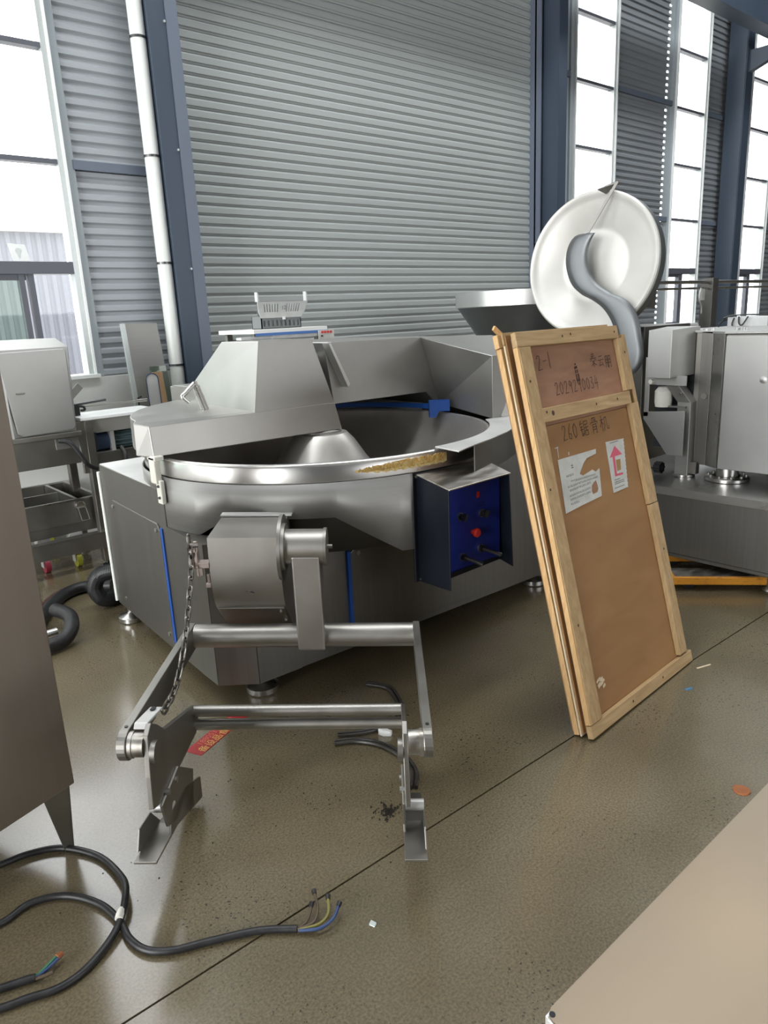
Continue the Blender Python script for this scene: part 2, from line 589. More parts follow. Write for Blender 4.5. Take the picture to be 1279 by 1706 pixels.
def window(n, x0, x1, tint_left=False):
    g = G()
    for a, b in ((x0 - 0.035, x0), (x1, x1 + 0.035)):
        g.box(a, b, YW - 0.03, YW + 0.06, 1.18, 5.42)
    g.box(x0, x1, YW - 0.03, YW + 0.06, 5.38, 5.42)
    w = structure(build('window_%d' % n, g, alu))
    g = G()
    g.box(x1 + 0.035, x1 + 0.05, YW - 0.05, YW + 0.05, 1.17, 5.42)
    g.box(x0 - 0.05, x0 - 0.035, YW - 0.05, YW + 0.05, 1.17, 5.42)
    build('jamb_bead', g, white_bright, w)
    g = G()
    g.box(x1 + 0.05, x1 + 0.11, YW - 0.02, YW + 0.05, 1.17, 5.42)
    g.box(x0 - 0.11, x0 - 0.05, YW - 0.02, YW + 0.05, 1.17, 5.42)
    build('jamb_flashing', g, flash_m, w)
    g = G()
    g.box(x0 - 0.04, x1 + 0.06, YW - 0.09, YW + 0.1, 1.165, 1.19)
    build('sill', g, white_bright, w)
    zs = [1.93, 2.61, 3.31, 4.01, 4.70, 5.38]
    for k in range(1, int((x1 - x0) / 1.1) + 1):
        xv = x1 - 1.13 * k
        if xv > x0 + 0.2:
            g = G()
            g.box(xv - 0.02, xv + 0.02, YW - 0.025, YW + 0.05, 1.19, 5.38)
            build('upright_mullion', g, frame_dark, w)
    for z in zs[1:-1]:
        g = G()
        g.box(x0, x1, YW - 0.02, YW + 0.05, z - 0.016, z + 0.016)
        build('mullion', g, frame_dark if n < 9 else alu, w)
    g = G()
    g.box(x0, x1, YW - 0.03, YW + 0.06, 1.885, 1.965)
    build('transom', g, frame_dark, w)
    g = G()
    xm = x1 - 0.32 if x1 - x0 > 2 else (x0 + x1) / 2 - 0.02
    for a in (xm - 0.05, xm + 0.012):
        g.box(a, a + 0.036, YW - 0.02, YW + 0.04, 1.19, 1.885)
    g.box(x0, xm, YW - 0.01, YW + 0.03, 1.845, 1.885)
    g.box(x0, xm, YW - 0.01, YW + 0.03, 1.19, 1.225)
    build('sliding_sash', g, frame_dark, w)
    for za, zb in zip(zs[:-1], zs[1:]):
        g = G()
        g.box(x0, x1, YW + 0.010, YW + 0.015, za + 0.016, zb - 0.016)
        build('pane', g, glass, w)
    g = G()
    g.box(x0, xm - 0.05, YW + 0.005, YW + 0.01, 1.22, 1.85)
    build('pane', g, glass_g if tint_left else glass, w)
    g = G()
    g.box(xm + 0.048, x1, YW + 0.02, YW + 0.025, 1.19, 1.885)
    build('pane', g, glass, w)
    return w
for i, (a, b) in enumerate(WINS):
    window(i + 1, a, b, i == 1)

# roller shutter
PITCH = 0.0755
g = G()
for xx in (DOOR[0] - 0.03, DOOR[1] - 0.02):
    g.box(xx, xx + 0.05, YW - 0.06, YW + 0.06, 0, 5.45)
g.box(DOOR[0], DOOR[1], YW + 0.05, YW + 0.07, 0, 5.45)
shutter = structure(build('door_1', g, blue_edge))
prof = [(0.0, 0.007), (0.004, 0.0), (0.043, 0.0), (0.050, 0.009), (0.058, 0.011), (0.0585, 0.020), (0.0625, 0.020), (0.063, 0.011), (0.0755, 0.007)]
g = G()
for (za, ya), (zb, yb) in zip(prof[:-1], prof[1:]):
    g.poly([(DOOR[0], YW + ya, za), (DOOR[1], YW + ya, za), (DOOR[1], YW + yb, zb), (DOOR[0], YW + yb, zb)])
slat = build('slat', g, shutter_m, shutter)
for k in range(1, 72):
    twin(slat, 0, 0, k * PITCH)

# blue steel posts of the frame, with edge trims beside the shutter
def post(n, x0, x1):
    g = G()
    g.box(x0, x1, 5.18, 5.195, 0, 7.5)
    g.box(x0, x1, YW - 0.085, YW - 0.07, 0, 7.5)
    xm = (x0 + x1) / 2
    g.box(xm - 0.05, xm + 0.05, 5.195, YW - 0.085, 0, 7.5)
    return structure(build('trim_%d' % n, g, blue_col))
p = post(1, 2.535, 2.665)
g = G()
g.box(2.668, 2.755, 5.17, 5.20, 0, 7.5)
g.box(2.74, 2.755, 5.20, 5.44, 0, 7.5)
build('edge_trim', g, blue_edge, p)
for z in (1.1, 1.9, 2.7, 3.5, 4.3):
    g = G()
    g.cyl((2.655, 5.182, z), (2.655, 5.168, z), 0.008, 8)
    build('bolt', g, alu, p)
p = post(2, 7.10, 7.245)
g = G()
g.box(7.03, 7.045, 5.36, 5.44, 0, 7.5)
g.box(7.03, 7.10, 5.42, 5.44, 0, 7.5)
build('edge_trim', g, blue_edge, p)
g = G()
g.box(7.098, 7.104, 5.19, 5.44, 0, 7.5)
build('side_plate', g, blue_col, p)
post(3, 11.42, 11.62)
post(4, 15.8, 16.0)
g = G()
g.box(11.41, 11.42, 5.19, 5.44, 0, 7.5)
build('side_plate', g, blue_col, bpy.data.objects['trim_3'])
# runway beam along the wall and its bracket at the third post
g = G()
g.box(-8, 24, 4.72, 4.74, 4.85, 5.3)
g.box(-8, 24, 4.62, 4.84, 4.83, 4.86)
g.box(-8, 24, 4.62, 4.84, 5.29, 5.32)
structure(build('trim_5', g, blue_col))
g = G()
for xx in (2.6, 7.17, 11.52, 15.9):
    g.prism([(xx - 0.05, 5.19, 4.55), (xx - 0.05, 5.19, 4.83), (xx - 0.05, 4.62, 4.83), (xx - 0.05, 4.62, 4.75)], (0.1, 0, 0))
structure(build('trim_6', g, blue_col))

# white drain pipe with clips
dp = thing('drain_pipe', (2.50, 5.28, 0), 'white plastic drain pipe running up beside the left blue post', 'pipe')
g = G()
g.cyl((2.50, 5.28, 0), (2.50, 5.28, 7.4), 0.052, 28)
build('pipe', g, pvc, dp, smooth=True)
for z in (1.215, 1.945, 2.66, 3.40):
    g = G()
    g.lathe([(0.0525, -0.008), (0.056, -0.008), (0.056, 0.008), (0.0525, 0.008)], (2.50, 5.28, z), n=24)
    g.box(2.555, 2.64, 5.25, 5.265, z - 0.006, z + 0.006)
    build('pipe_clip', g, steel_dark, dp)

# ------------------------------------------------------------------ outside
g = G()
g.box(-80, 140, 5.9, 160, -0.25, -0.1)
structure(build('ground', g, mat('pale_yard_concrete', (0.62, 0.61, 0.58), 0.9)))
bd = thing('neighbouring_hall', (-1.0, 22.0, -0.1), 'pale grey ribbed hall with a white eave, seen through the left window', 'building')
g = G()
x = -14.0
xs = []
while x < 7.55:
    xs += [(x, 0.0), (x + 0.10, 0.0), (x + 0.14, 0.05), (x + 0.22, 0.05)]
    x += 0.26
for (xa, da), (xb, db) in zip(xs[:-1], xs[1:]):
    g.poly([(xa, 22 + da, -0.1), (xb, 22 + db, -0.1), (xb, 22 + db, 4.15), (xa, 22 + da, 4.15)])
build('ribbed_wall', g, mat('lilac_grey_cladding', (0.145, 0.15, 0.175), 0.6), bd)
g = G()
g.box(-14, 7.7, 21.75, 22.1, 4.13, 4.34)
build('eave', g, mat('cream_eave', (0.75, 0.74, 0.66), 0.6), bd)
g = G()
g.box(-14, 7.55, 22.1, 34, -0.1, 4.1)
build('side_wall', g, mat('lilac_grey_side', (0.12, 0.125, 0.14), 0.6), bd)
st = thing('loading_steps', (9.0, 25.0, -0.1), 'pale concrete steps outside beyond the left window', 'steps')
for k in range(6):
    g = G()
    g.box(7.62, 13, 22.2 + k * 0.35, 22.2 + k * 0.35 + 3, -0.1 + k * 0.2, 0.1 + k * 0.2)
    build('step', g, white_w, st)
yh = thing('yellow_shed', (92, 60, -0.1), 'small yellow shed far outside, seen through the rightmost window', 'building')
g = G()
g.box(88, 97, 58, 62, -0.1, 2.7)
build('wall', g, mat('yellow_cladding', (0.70, 0.52, 0.22), 0.7), yh)
g = G()
g.prism([(87.5, 57.5, 2.7), (97.5, 57.5, 2.7), (97.5, 60, 3.6), (87.5, 60, 3.6)], (0, 0, 0.15))
build('roof', g, white_bright, yh)
# paper with a drop shape stuck on the upper pane of the left window
pp = thing('pane_sticker', (1.53, 5.495, 1.98), 'white sheet with a grey drop shape stuck on the left window pane', 'sticker')
g = G()
g.prism([(1.53, 5.502, 1.968), (1.64, 5.502, 1.968), (1.62, 5.502, 2.075), (1.51, 5.502, 2.082)], (0, 0.003, 0))
build('sheet', g, white_bright, pp)
g = G()
pts = [(1.575, 5.500, 1.985)]
for k in range(13):
    a = -0.9 + (PI + 1.8) * k / 12
    pts.append((1.572 + 0.019 * math.cos(a), 5.500, 2.035 + 0.019 * math.sin(a)))
g.prism(pts, (0, 0.0015, 0))
build('drop_mark', g, alu, pp)

# ================================================================== THE BOWL CUTTER
CX, CY, RB = 2.05, 2.85, 0.815
def on_ring(a, r, z):
    a = math.radians(a)
    return V(CX + r * math.cos(a), CY + r * math.sin(a), z)

bc = thing('bowl_cutter', (2.2, 2.9, 0), 'big stainless bowl cutter with round bowl, blue control box and lifting frame', 'machine')
# base: hollow cabinet with a chamfered front corner
outline = [(1.275, 3.70), (1.20, 2.60), (1.195, 2.478), (1.32, 2.372), (3.45, 2.30), (3.50, 3.72)]
g = G()
def wall(a, b, z0, z1, t=0.004):
    d = (Vector((*b, 0)) - Vector((*a, 0))).normalized()
    n = V(-d.y, d.x, 0) * t
    g.prism([V(*a, z0), V(*b, z0), V(*b, z0) + n, V(*a, z0) + n], (0, 0, z1 - z0))
ZB = 0.095
wall((1.195, 2.478), (1.20, 2.60), ZB, 0.69)
wall((1.20, 2.60), (1.2157, 2.83), ZB, 0.69)
wall((1.2157, 2.83), (1.275, 3.70), ZB, 0.84)
wall((1.32, 2.372), (1.195, 2.478), ZB, 0.69)
g.prism([V(1.20, 2.60, 0.686), V(1.2157, 2.83, 0.686)] + [on_ring(a, 0.83, 0.686) for a in range(182, 222, 4)] + [V(1.32, 2.372, 0.686), V(1.195, 2.478, 0.686)], (0, 0, 0.004))
wall((1.52, 2.365), (1.32, 2.372), ZB, 0.58)
wall((2.66, 2.327), (1.52, 2.365), ZB + 0.005, 0.58)
wall((3.45, 2.30), (2.66, 2.327), ZB + 0.005, 0.93)
wall((3.50, 3.72), (3.45, 2.30), ZB, 0.93)
wall((1.275, 3.70), (3.50, 3.72), ZB, 0.84)
g.prism([V(x, y, ZB) for x, y in outline], (0, 0, 0.012))
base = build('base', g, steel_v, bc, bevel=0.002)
g = G()
arc = [on_ring(a, 0.831, 0.838) for a in range(181, 86, -5)]
g.prism([V(1.275, 3.70, 0.838), V(1.2157, 2.832, 0.838)] + arc + [V(2.1, 3.71, 0.838)], (0, 0, 0.006))
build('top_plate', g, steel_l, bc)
# left service door with screws and blue seal
lf = lambda y, o=0.0: 1.20 + 0.0682 * (y - 2.60) - o
g = G()
def side_pts(y0, y1, z0, z1, o):
    return [V(lf(y0, o), y0, z0), V(lf(y1, o), y1, z0), V(lf(y1, o), y1, z1), V(lf(y0, o), y0, z1)]
c = 0.025
pl = [(2.905, 0.145), (3.56, 0.145), (3.56, 0.66), (3.56 - c, 0.685), (2.905 + c, 0.685), (2.905, 0.66)]
g.prism([V(lf(y, 0.012), y, z) for y, z in pl], (0.010, 0, 0))
door = build('service_door', g, steel_v, bc, bevel=0.003)
for y, z in ((2.94, 0.655), (3.53, 0.655), (2.94, 0.17), (3.53, 0.17)):
    g = G()
    g.cyl((lf(y, 0.018), y, z), (lf(y, 0.008), y, z), 0.009, 12)
    build('screw', g, steel_b, door)
g = G()
g.prism(side_pts(2.878, 2.902, 0.14, 0.672, 0.010), (0.010, 0, 0))
build('door_seal', g, blue_p, door, label='blue seal strip')
# thin white upright strip along the rear edge
g = G()
g.tube([(1.270, 3.722, 0.10), (1.270, 3.722, 0.80)], 0.009, 10)
build('rear_edge_strip', g, pvc, bc, label='white upright strip')
# front panel in the recess below the skirt
g = G()
g.prism([V(1.79, 2.353, 0.13), V(2.60, 2.322, 0.13), V(2.60, 2.322, 0.56), V(1.83, 2.352, 0.56), V(1.79, 2.353, 0.53)], (0, -0.010, 0))
fp = build('front_panel', g, steel_v, bc, bevel=0.003)
g = G()
g.box(1.775, 1.792, 2.338, 2.354, 0.13, 0.545)
build('panel_seal', g, blue_p, fp, label='blue seal strip')
for x, z in ((1.83, 0.53), (2.56, 0.17)):
    g = G()
    g.cyl((x, 2.345, z), (x, 2.330, z), 0.010, 12)
    build('screw', g, steel_b, fp)
# feet
def foot(x, y):
    g = G()
    g.lathe([(0, 0), (0.062, 0), (0.068, 0.006), (0.068, 0.028), (0.060, 0.034), (0.024, 0.044), (0.018, 0.05), (0.018, 0.11), (0, 0.11)], (x, y, 0), n=32, closed_prof=False)
    return build('foot', g, steel_b, bc, smooth=True)
f0 = foot(1.39, 2.475)
for x, y in ((1.305, 3.64), (3.145, 2.42), (3.36, 3.6)):
    twin(f0, x - 1.39, y - 2.475, 0)

# bowl: turned trough around a central cone
g = G()
prof = [(0.085, 0.945), (0.10, 0.975), (0.125, 0.972), (0.16, 0.935), (0.215, 0.85), (0.28, 0.77), (0.36, 0.715), (0.46, 0.69), (0.56, 0.695), (0.65, 0.735), (0.72, 0.80), (0.765, 0.88), (0.79, 0.945), (0.795, 0.972),
        (0.803, 0.978), (0.815, 0.974), (0.817, 0.965), (0.817, 0.905), (0.80, 0.90), (0.775, 0.82), (0.70, 0.70), (0.56, 0.61), (0.3, 0.60), (0.085, 0.62)]
g.lathe(prof, (CX, CY, 0), n=120)
bowl = build('bowl', g, bowl_m, bc, smooth=True)
g = G()
g.lathe([(0.8172, 0.908), (0.8195, 0.908), (0.8195, 0.966), (0.812, 0.9762), (0.803, 0.9790), (0.803, 0.9782), (0.8172, 0.966)], (CX, CY, 0), n=120)
build('rim_band', g, steel_b, bowl, smooth=True, label='polished rim band')
g = G()
g.lathe([(0, 0.965), (0.10, 0.965), (0.10, 0.984), (0.085, 0.990), (0, 0.990)], (CX, CY, 0), n=40, closed_prof=False)
build('bowl_cap', g, steel, bowl, smooth=True)
# dried residue on the front of the rim
g = G()
for a0, a1, zl, zh in ((242.5, 271.5, 0.921, 0.962),):
    n = 40
    up, lo = [], []
    for k in range(n + 1):
        t = k / n
        a = a0 + (a1 - a0) * t
        e = math.sin(PI * min(1, t * 1.5 + 0.02)) ** 0.4 if t < 0.4 else 1.0
        w1 = 0.5 + 0.5 * math.sin(k * 1.7)
        up.append(on_ring(a, 0.8206, zl + (zh - zl) * (0.45 + 0.5 * min(1, t * 2.4)) + 0.002 * w1))
        lo.append(on_ring(a, 0.8206, zl + 0.006 * (1 - w1) + (0.02 if t < 0.25 else 0.0) * (0.25 - t) * 4 * 0.5))
    for k in range(n):
        g.poly([lo[k], lo[k + 1], up[k + 1], up[k]])
build('residue_smear', g, grime_m, bowl, label='dried yellow residue')
g = G()
for k in range(420):
    t = random.random() ** 0.85
    a = 243.5 + 27.0 * t
    z = 0.930 + 0.030 * random.random() * (0.45 + 0.55 * min(1, t * 2)) + 0.004
    r = 0.0012 + 0.0018 * random.random()
    p = on_ring(a, 0.8205, z)
    g.obox(p, (1, 0.3, 0.2), r * 2, (random.random(), 1, random.random()), r * 2, (0.1, 0.2, 1), r * 2) if False else g.prism([p + V(-r, 0, -r), p + V(r, 0, -r * 0.6), p + V(0.2 * r, 0, r)], on_ring(a, r * 1.6, 0) - on_ring(a, 0, 0))
build('residue_crumbs', g, crumb_m, bowl, kind='stuff', label='dried crumbs')

# skirt around the front of the bowl, stepped along its lower edge
g = G()
RS = 0.832
low = [(138, 0.836), (180, 0.836), (181, 0.685), (196, 0.685), (208, 0.775), (236.5, 0.770), (254.5, 0.602), (258.5, 0.598)]
def lowz(a):
    for (a0, z0), (a1, z1) in zip(low[:-1], low[1:]):
        if a0 <= a <= a1:
            return z0 + (z1 - z0) * (a - a0) / (a1 - a0)
ang = [138 + (258.5 - 138) * k / 120 for k in range(121)]
for a, b in zip(ang[:-1], ang[1:]):
    for ra, rb in ((RS, RS - 0.004),):
        A0, A1, B0, B1 = on_ring(a, RS, lowz(a)), on_ring(a, RS, 0.905), on_ring(b, RS, lowz(b)), on_ring(b, RS, 0.905)
        g.poly([A0, B0, B1, A1])
build('skirt', g, steel, bc, smooth=True, solid=0.005)
# dark underside behind the skirt
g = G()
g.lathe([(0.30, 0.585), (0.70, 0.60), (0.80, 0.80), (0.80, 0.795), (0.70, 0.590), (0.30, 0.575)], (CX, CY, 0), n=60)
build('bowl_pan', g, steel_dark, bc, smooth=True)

# white catch at the left end of the hood
g = G()
g.obox((1.196, 2.835, 0.935), (0, 1, 0), 0.055, (1, 0, 0), 0.026, (0, 0, 1), 0.11)
g.obox((1.201, 2.815, 0.845), (0, 1, 0), 0.045, (1, 0, 0), 0.018, (0, 0, 1), 0.10)
g.obox((1.203, 2.835, 0.985), (0, 1, 0), 0.075, (1, 0, 0), 0.04, (0, 0, 1), 0.02)
br = build('hood_catch', g, white_pl, bc, bevel=0.004, label='white nylon catch bracket')
for z in (0.87, 0.822):
    g = G()
    g.cyl((1.194, 2.812, z), (1.186, 2.810, z), 0.006, 10)
    build('bolt', g, steel_dark, br)

# left hood: low arc-shaped cover with a tall box on it
g = G()
R2 = 0.862
bot = [V(1.192, 2.820, 0.990), V(2.111, 2.760, 0.990)]
bot = bot + [on_ring(a, R2, 0.990) for a in (86, 92, 98)] + [on_ring(a, R2, 0.990) for a in range(104, 176, 6)] + [on_ring(176, 0.895, 0.99)]
mid = [V(p.x + 0.004, p.y, 1.113 + (0.010 if 1 < i < 20 else 0)) for i, p in enumerate(bot)]
mid[0] = V(1.196, 2.842, 1.113)
mid[1] = V(2.093, 2.782, 1.116)
g.loft(bot, mid)
hood = build('bowl_hood', g, steel_s, bc, bevel=0.003)
g = G()
A = [V(1.672, 2.812, 1.113), V(2.092, 2.7835, 1.116), V(2.11, 3.60, 1.113), V(1.70, 3.60, 1.113)]
B = [V(1.757, 2.868, 1.418), V(2.032, 2.8493, 1.415), V(2.05, 3.22, 1.413), V(1.765, 3.215, 1.416)]
g.loft(A, B)
g.box(1.70, 2.0, 3.42, 3.66, 0.98, 1.20)
build('knife_housing', g, steel_s, hood, bevel=0.003)
g = G()
hb = V(1.585, 3.10, 1.12)
g.cyl(hb, hb + V(-0.035, 0.0, 0.11), 0.018, 16)
g.cyl(hb + V(-0.035, 0, 0.10), hb + V(-0.04, 0, 0.132), 0.012, 12)
g.tube(smooth_path([hb + V(-0.042, 0, 0.124), hb + V(-0.095, -0.01, 0.085), hb + V(-0.112, -0.012, 0.07), hb + V(-0.088, -0.02, 0.043)], 4), 0.010, 10)
build('hood_handle', g, steel_b, hood, smooth=True, label='cranked locking handle')

# right housing behind and beside the bowl
g = G()
# back box with its upright front face cut away over the bowl
g.prism([V(2.215, 2.95, 1.084), V(2.86, 2.95, 1.08), V(2.94, 2.95, 1.005), V(3.42, 2.95, 1.005), V(3.42, 2.95, 1.36), V(2.83, 2.95, 1.380), V(2.175, 2.95, 1.386)], (0, 0.80, 0))
hs = build('rear_housing', g, steel_s, bc, bevel=0.003)
g = G()
a0, a1, a2, a3 = V(2.75, 2.37, 0.985), V(2.75, 2.37, 1.292), V(2.832, 2.952, 1.379), V(2.962, 2.952, 1.003)
b0, b1, b2, b3 = V(3.42, 2.33, 0.985), V(3.42, 2.33, 1.285), V(3.42, 2.952, 1.36), V(3.42, 2.952, 1.003)
g.loft([a0, a1, a2, a3], [b0, b1, b2, b3])
build('drive_housing', g, steel_s, hs, bevel=0.004)
g = G()
# slot cheek beside the hinge shaft
g.prism([V(2.165, 2.952, 1.384), V(2.180, 2.952, 1.384), V(2.285, 2.952, 1.18), V(2.27, 2.952, 1.165)], (0, -0.055, 0))
g.prism([V(2.165, 2.90, 1.384), V(2.185, 2.90, 1.384), V(2.185, 3.25, 1.384), V(2.165, 3.25, 1.384)], (0, 0, 0.006))
build('slot_cheek', g, steel_l, hs, bevel=0.002)
g = G()
g.cyl((2.00, 3.06, 1.305), (2.25, 3.06, 1.305), 0.020, 20)
g.cyl((2.195, 3.06, 1.305), (2.215, 3.06, 1.305), 0.036, 20)
build('hinge_shaft', g, steel_b, bc, smooth=True)
g = G()
g.box(2.0, 2.22, 3.10, 3.7, 1.0, 1.36)
build('slot_back', g, steel_dark, bc)
g = G()
g.prism([V(1.72, 3.56, 0.99), V(3.42, 3.56, 0.99), V(3.42, 3.74, 0.99), V(1.72, 3.74, 0.99)], (0, 0, 0.20))
g.prism([V(1.5, 3.60, 0.84), V(3.45, 3.60, 0.84), V(3.45, 3.72, 0.84), V(1.5, 3.72, 0.84)], (0, 0, 0.16))
build('rear_case', g, steel_s, bc, bevel=0.003)
# blue seal under the housing and blue scraper block on the rim
g = G()
ts = [on_ring(a, 0.80, 0.992) for a in range(2, 84, 4)]
for a, b in zip(ts[:-1], ts[1:]):
    g.poly([a, b, b + V(0, 0, 0.026), a + V(0, 0, 0.026)])
build('rim_seal', g, blue_p, bc, solid=0.012, label='blue seal strip along the rear rim')
g = G()
sx, sy = 2.80, 2.80
ex, ey = V(0.80, -0.60, 0), V(0.60, 0.80, 0)
pts = [(-0.045, 0.0), (-0.045, 0.092), (0.065, 0.092), (0.065, 0.032), (0.005, 0.032), (-0.012, 0.0)]
g.prism([V(sx, sy, 0.955) + ex * a + V(0, 0, b) for a, b in pts], ey * 0.045)
build('scraper', g, blue_p, bc, bevel=0.002, label='blue plastic scraper block')
# pale guard apron over the front right of the rim
g = G()
inner = [on_ring(a, 0.806, 0.984) for a in range(268, 326, 4)]
outer = [V(2.815, 2.36, 0.984), V(2.90, 2.30, 0.984), V(2.84, 2.225, 0.984), V(2.66, 2.135, 0.984), V(2.47, 2.045, 0.984), V(2.30, 1.985, 0.984), V(2.15, 1.945, 0.984), V(2.055, 1.915, 0.984), V(2.0, 1.895, 0.984)]
g.prism(inner + outer, (0, 0, 0.006))
ap = build('guard_apron', g, steel_l, bc, bevel=0.002)
g = G()
fo = [V(p.x, p.y + 0.006, 0.86) for p in outer[1:-2]]
for a, b in zip(fo[:-1], fo[1:]):
    g.poly([a, b, V(b.x, b.y, 0.984), V(a.x, a.y, 0.984)])
build('apron_fascia', g, steel_v, ap, solid=0.004)
g = G()
g.loft([V(2.80, 2.365, 0.99), V(2.90, 2.29, 0.99), V(3.05, 2.32, 0.99), V(3.02, 2.365, 0.99)],
       [V(2.855, 2.365, 1.075), V(2.93, 2.315, 1.075), V(3.05, 2.325, 1.075), V(3.02, 2.365, 1.075)])
build('apron_block', g, steel_l, ap, bevel=0.004)
g = G()
g.box(2.655, 2.685, 2.265, 2.285, 0.795, 0.90)
g.cyl((2.70, 2.27, 0.825), (2.76, 2.27, 0.825), 0.012, 12)
g.cyl((2.725, 2.27, 0.825), (2.745, 2.27, 0.825), 0.022, 6)
build('apron_clamp', g, steel_b, bc, bevel=0.001)

# control box: navy visor around a blue panel
g = G()
g.prism([V(1.888, 2.052, 0.45), V(2.36, 2.052, 0.45), V(2.36, 2.052, 0.888), V(1.888, 2.052, 0.905)], (0, -0.012, 0))
cb = build('control_box', g, navy, bc, bevel=0.004)
g = G()
g.prism([V(1.908, 2.042, 0.452), V(1.910, 1.868, 0.452), V(1.912, 1.868, 0.853), V(1.908, 2.042, 0.893)], (0.006, 0, 0))
build('side_plate', g, navy, cb, bevel=0.002)
g = G()
g.prism([V(2.330, 2.042, 0.47), V(2.292, 1.872, 0.452), V(2.276, 1.880, 0.853), V(2.300, 2.042, 0.890)], (0.006, 0, 0))
build('side_plate', g, navy, cb, bevel=0.002)
g = G()
g.prism([V(1.906, 2.042, 0.893), V(1.910, 1.862, 0.853), V(2.284, 1.874, 0.853), V(2.304, 2.042, 0.889)], (0, 0, 0.006))
build('visor_top', g, steel_w, cb, bevel=0.002, label='worn bare metal top')
g = G()
g.prism([V(1.916, 1.925, 0.474), V(2.285, 1.935, 0.474), V(2.285, 2.042, 0.474), V(1.916, 2.042, 0.474)], (0, 0, 0.02))
build('box_floor', g, navy, cb)
g = G()
g.box(1.918, 2.282, 1.934, 1.94, 0.49, 0.866)
film = build('control_panel', g, panel_blue, cb, label='blue control panel')
def knob(x, z, k):
    g = G()
    g.cyl((x, 1.934, z), (x, 1.928, z), 0.017, 20)
    o = build('knob_bezel', g, steel_b, cb, smooth=True)
    g = G()
    g.cyl((x, 1.928, z), (x, 1.912, z), 0.014, 18)
    g.obox((x, 1.905, z), (0.5, 0, 0.85), 0.030, (0, 1, 0), 0.018, (0.85, 0, -0.5), 0.010)
    build('rotary_knob', g, black, o, bevel=0.001)
knob(2.0406, 0.715, 0)
knob(2.169, 0.703, 1)
g = G()
g.cyl((2.113, 1.934, 0.636), (2.113, 1.918, 0.636), 0.011, 16)
g.lathe([(0, 0.020), (0.014, 0.019), (0.019, 0.014), (0.019, 0.004), (0.015, 0), (0, 0)], (2.113, 1.919, 0.636), (0, -1, 0), n=24, closed_prof=False)
build('stop_button', g, red, cb, smooth=True, label='red mushroom stop button')
for x, z, dx in ((2.047, 0.545, 0.045), (2.156, 0.556, 0.050)):
    g = G()
    g.cyl((x, 1.934, z), (x, 1.926, z), 0.016, 20)
    o = build('lever_bezel', g, steel_b, cb, smooth=True)
    g = G()
    g.cyl((x, 1.926, z), (x, 1.916, z), 0.014, 16)
    g.tube([(x, 1.918, z), (x + dx * 0.6, 1.885, z - 0.016), (x + dx, 1.862, z - 0.028)], [0.007, 0.008, 0.010], 10)
    build('lever', g, black, o, smooth=True)
g = G()
g.prism([V(2.140, 1.9335, 0.772), V(2.157, 1.9335, 0.772), V(2.157, 1.9335, 0.797), V(2.140, 1.9335, 0.797)], (0, -0.001, 0))
build('red_mark', g, red, film)
g = G()
for x, z, w in ((2.045, 0.752, 0.03), (2.17, 0.745, 0.04), (2.17, 0.735, 0.03)):
    g = G()
    g.prism([V(x - w / 2, 1.9335, z), V(x + w / 2, 1.9335, z), V(x + w / 2, 1.9335, z + 0.003), V(x - w / 2, 1.9335, z + 0.003)], (0, -0.001, 0))
    build('panel_print', g, dark_print, film)
for x, y, z in ((1.903, 2.038, 0.888), (2.306, 2.038, 0.882), (1.912, 2.038, 0.462)):
    g = G()
    g.cyl((x, y, z), (x, y - 0.008, z), 0.006, 10)
    build('bolt', g, steel_b, cb)

# ---------------------------------------------- loading frame on the chamfered corner
LO = V(1.256, 2.425, 0)
LU = V(0.755, -0.656, 0)
LV = V(0.656, 0.755, 0)
def L(u, v, z):
    return LO + LU * u + LV * v + V(0, 0, z - 0.037 * (u + 0.09))
def lprism(g, u0, u1, vz):
    g.loft([L(u0, v, z) for v, z in vz], [L(u1, v, z) for v, z in vz])
# gear housing: flat top, upright front that curves back underneath
vz = [(0.02, 0.805), (-0.262, 0.796), (-0.268, 0.74), (-0.270, 0.69), (-0.2695, 0.65), (-0.267, 0.62), (-0.262, 0.59), (-0.2535, 0.565), (-0.245, 0.545), (-0.235, 0.53), (-0.10, 0.405), (-0.05, 0.385), (0.02, 0.375)]
g = G()
lprism(g, 0.006, 0.252, vz)
lh = build('lift_housing', g, steel_f, bc, smooth=True)
g = G()
lprism(g, 0.002, 0.268, [(0.02, 0.807), (-0.02, 0.806), (-0.02, 0.811), (0.02, 0.812)])
build('top_flange', g, steel_l, lh)
g = G()
lprism(g, 0.012, 0.246, [(-0.2335, 0.5285), (-0.105, 0.4095), (-0.108, 0.406), (-0.2365, 0.525)])
build('cover_plate', g, steel_d, lh, bevel=0.001)
for u, v, z in ((0.232, -0.218, 0.511), (0.236, -0.155, 0.452)):
    g = G()
    p = L(u, v, z)
    g.cyl(p, p + LV * -0.008 + V(0, 0, -0.008), 0.005, 8)
    build('screw', g, steel_b, lh)
g = G()
for k in range(3):
    a, b = ((0, 0), (0.014, 0.006)) if k == 0 else (((0, 0), (0.016, -0.005)) if k == 1 else ((-0.012, 0.0), (-0.008, 0.001)))
    p, q = L(0.135 + a[0], -0.264, 0.60 + a[1]), L(0.135 + b[0], -0.264, 0.60 + b[1])
    g.tube([p, q], 0.0016, 5)
build('scratch_mark', g, black, lh)
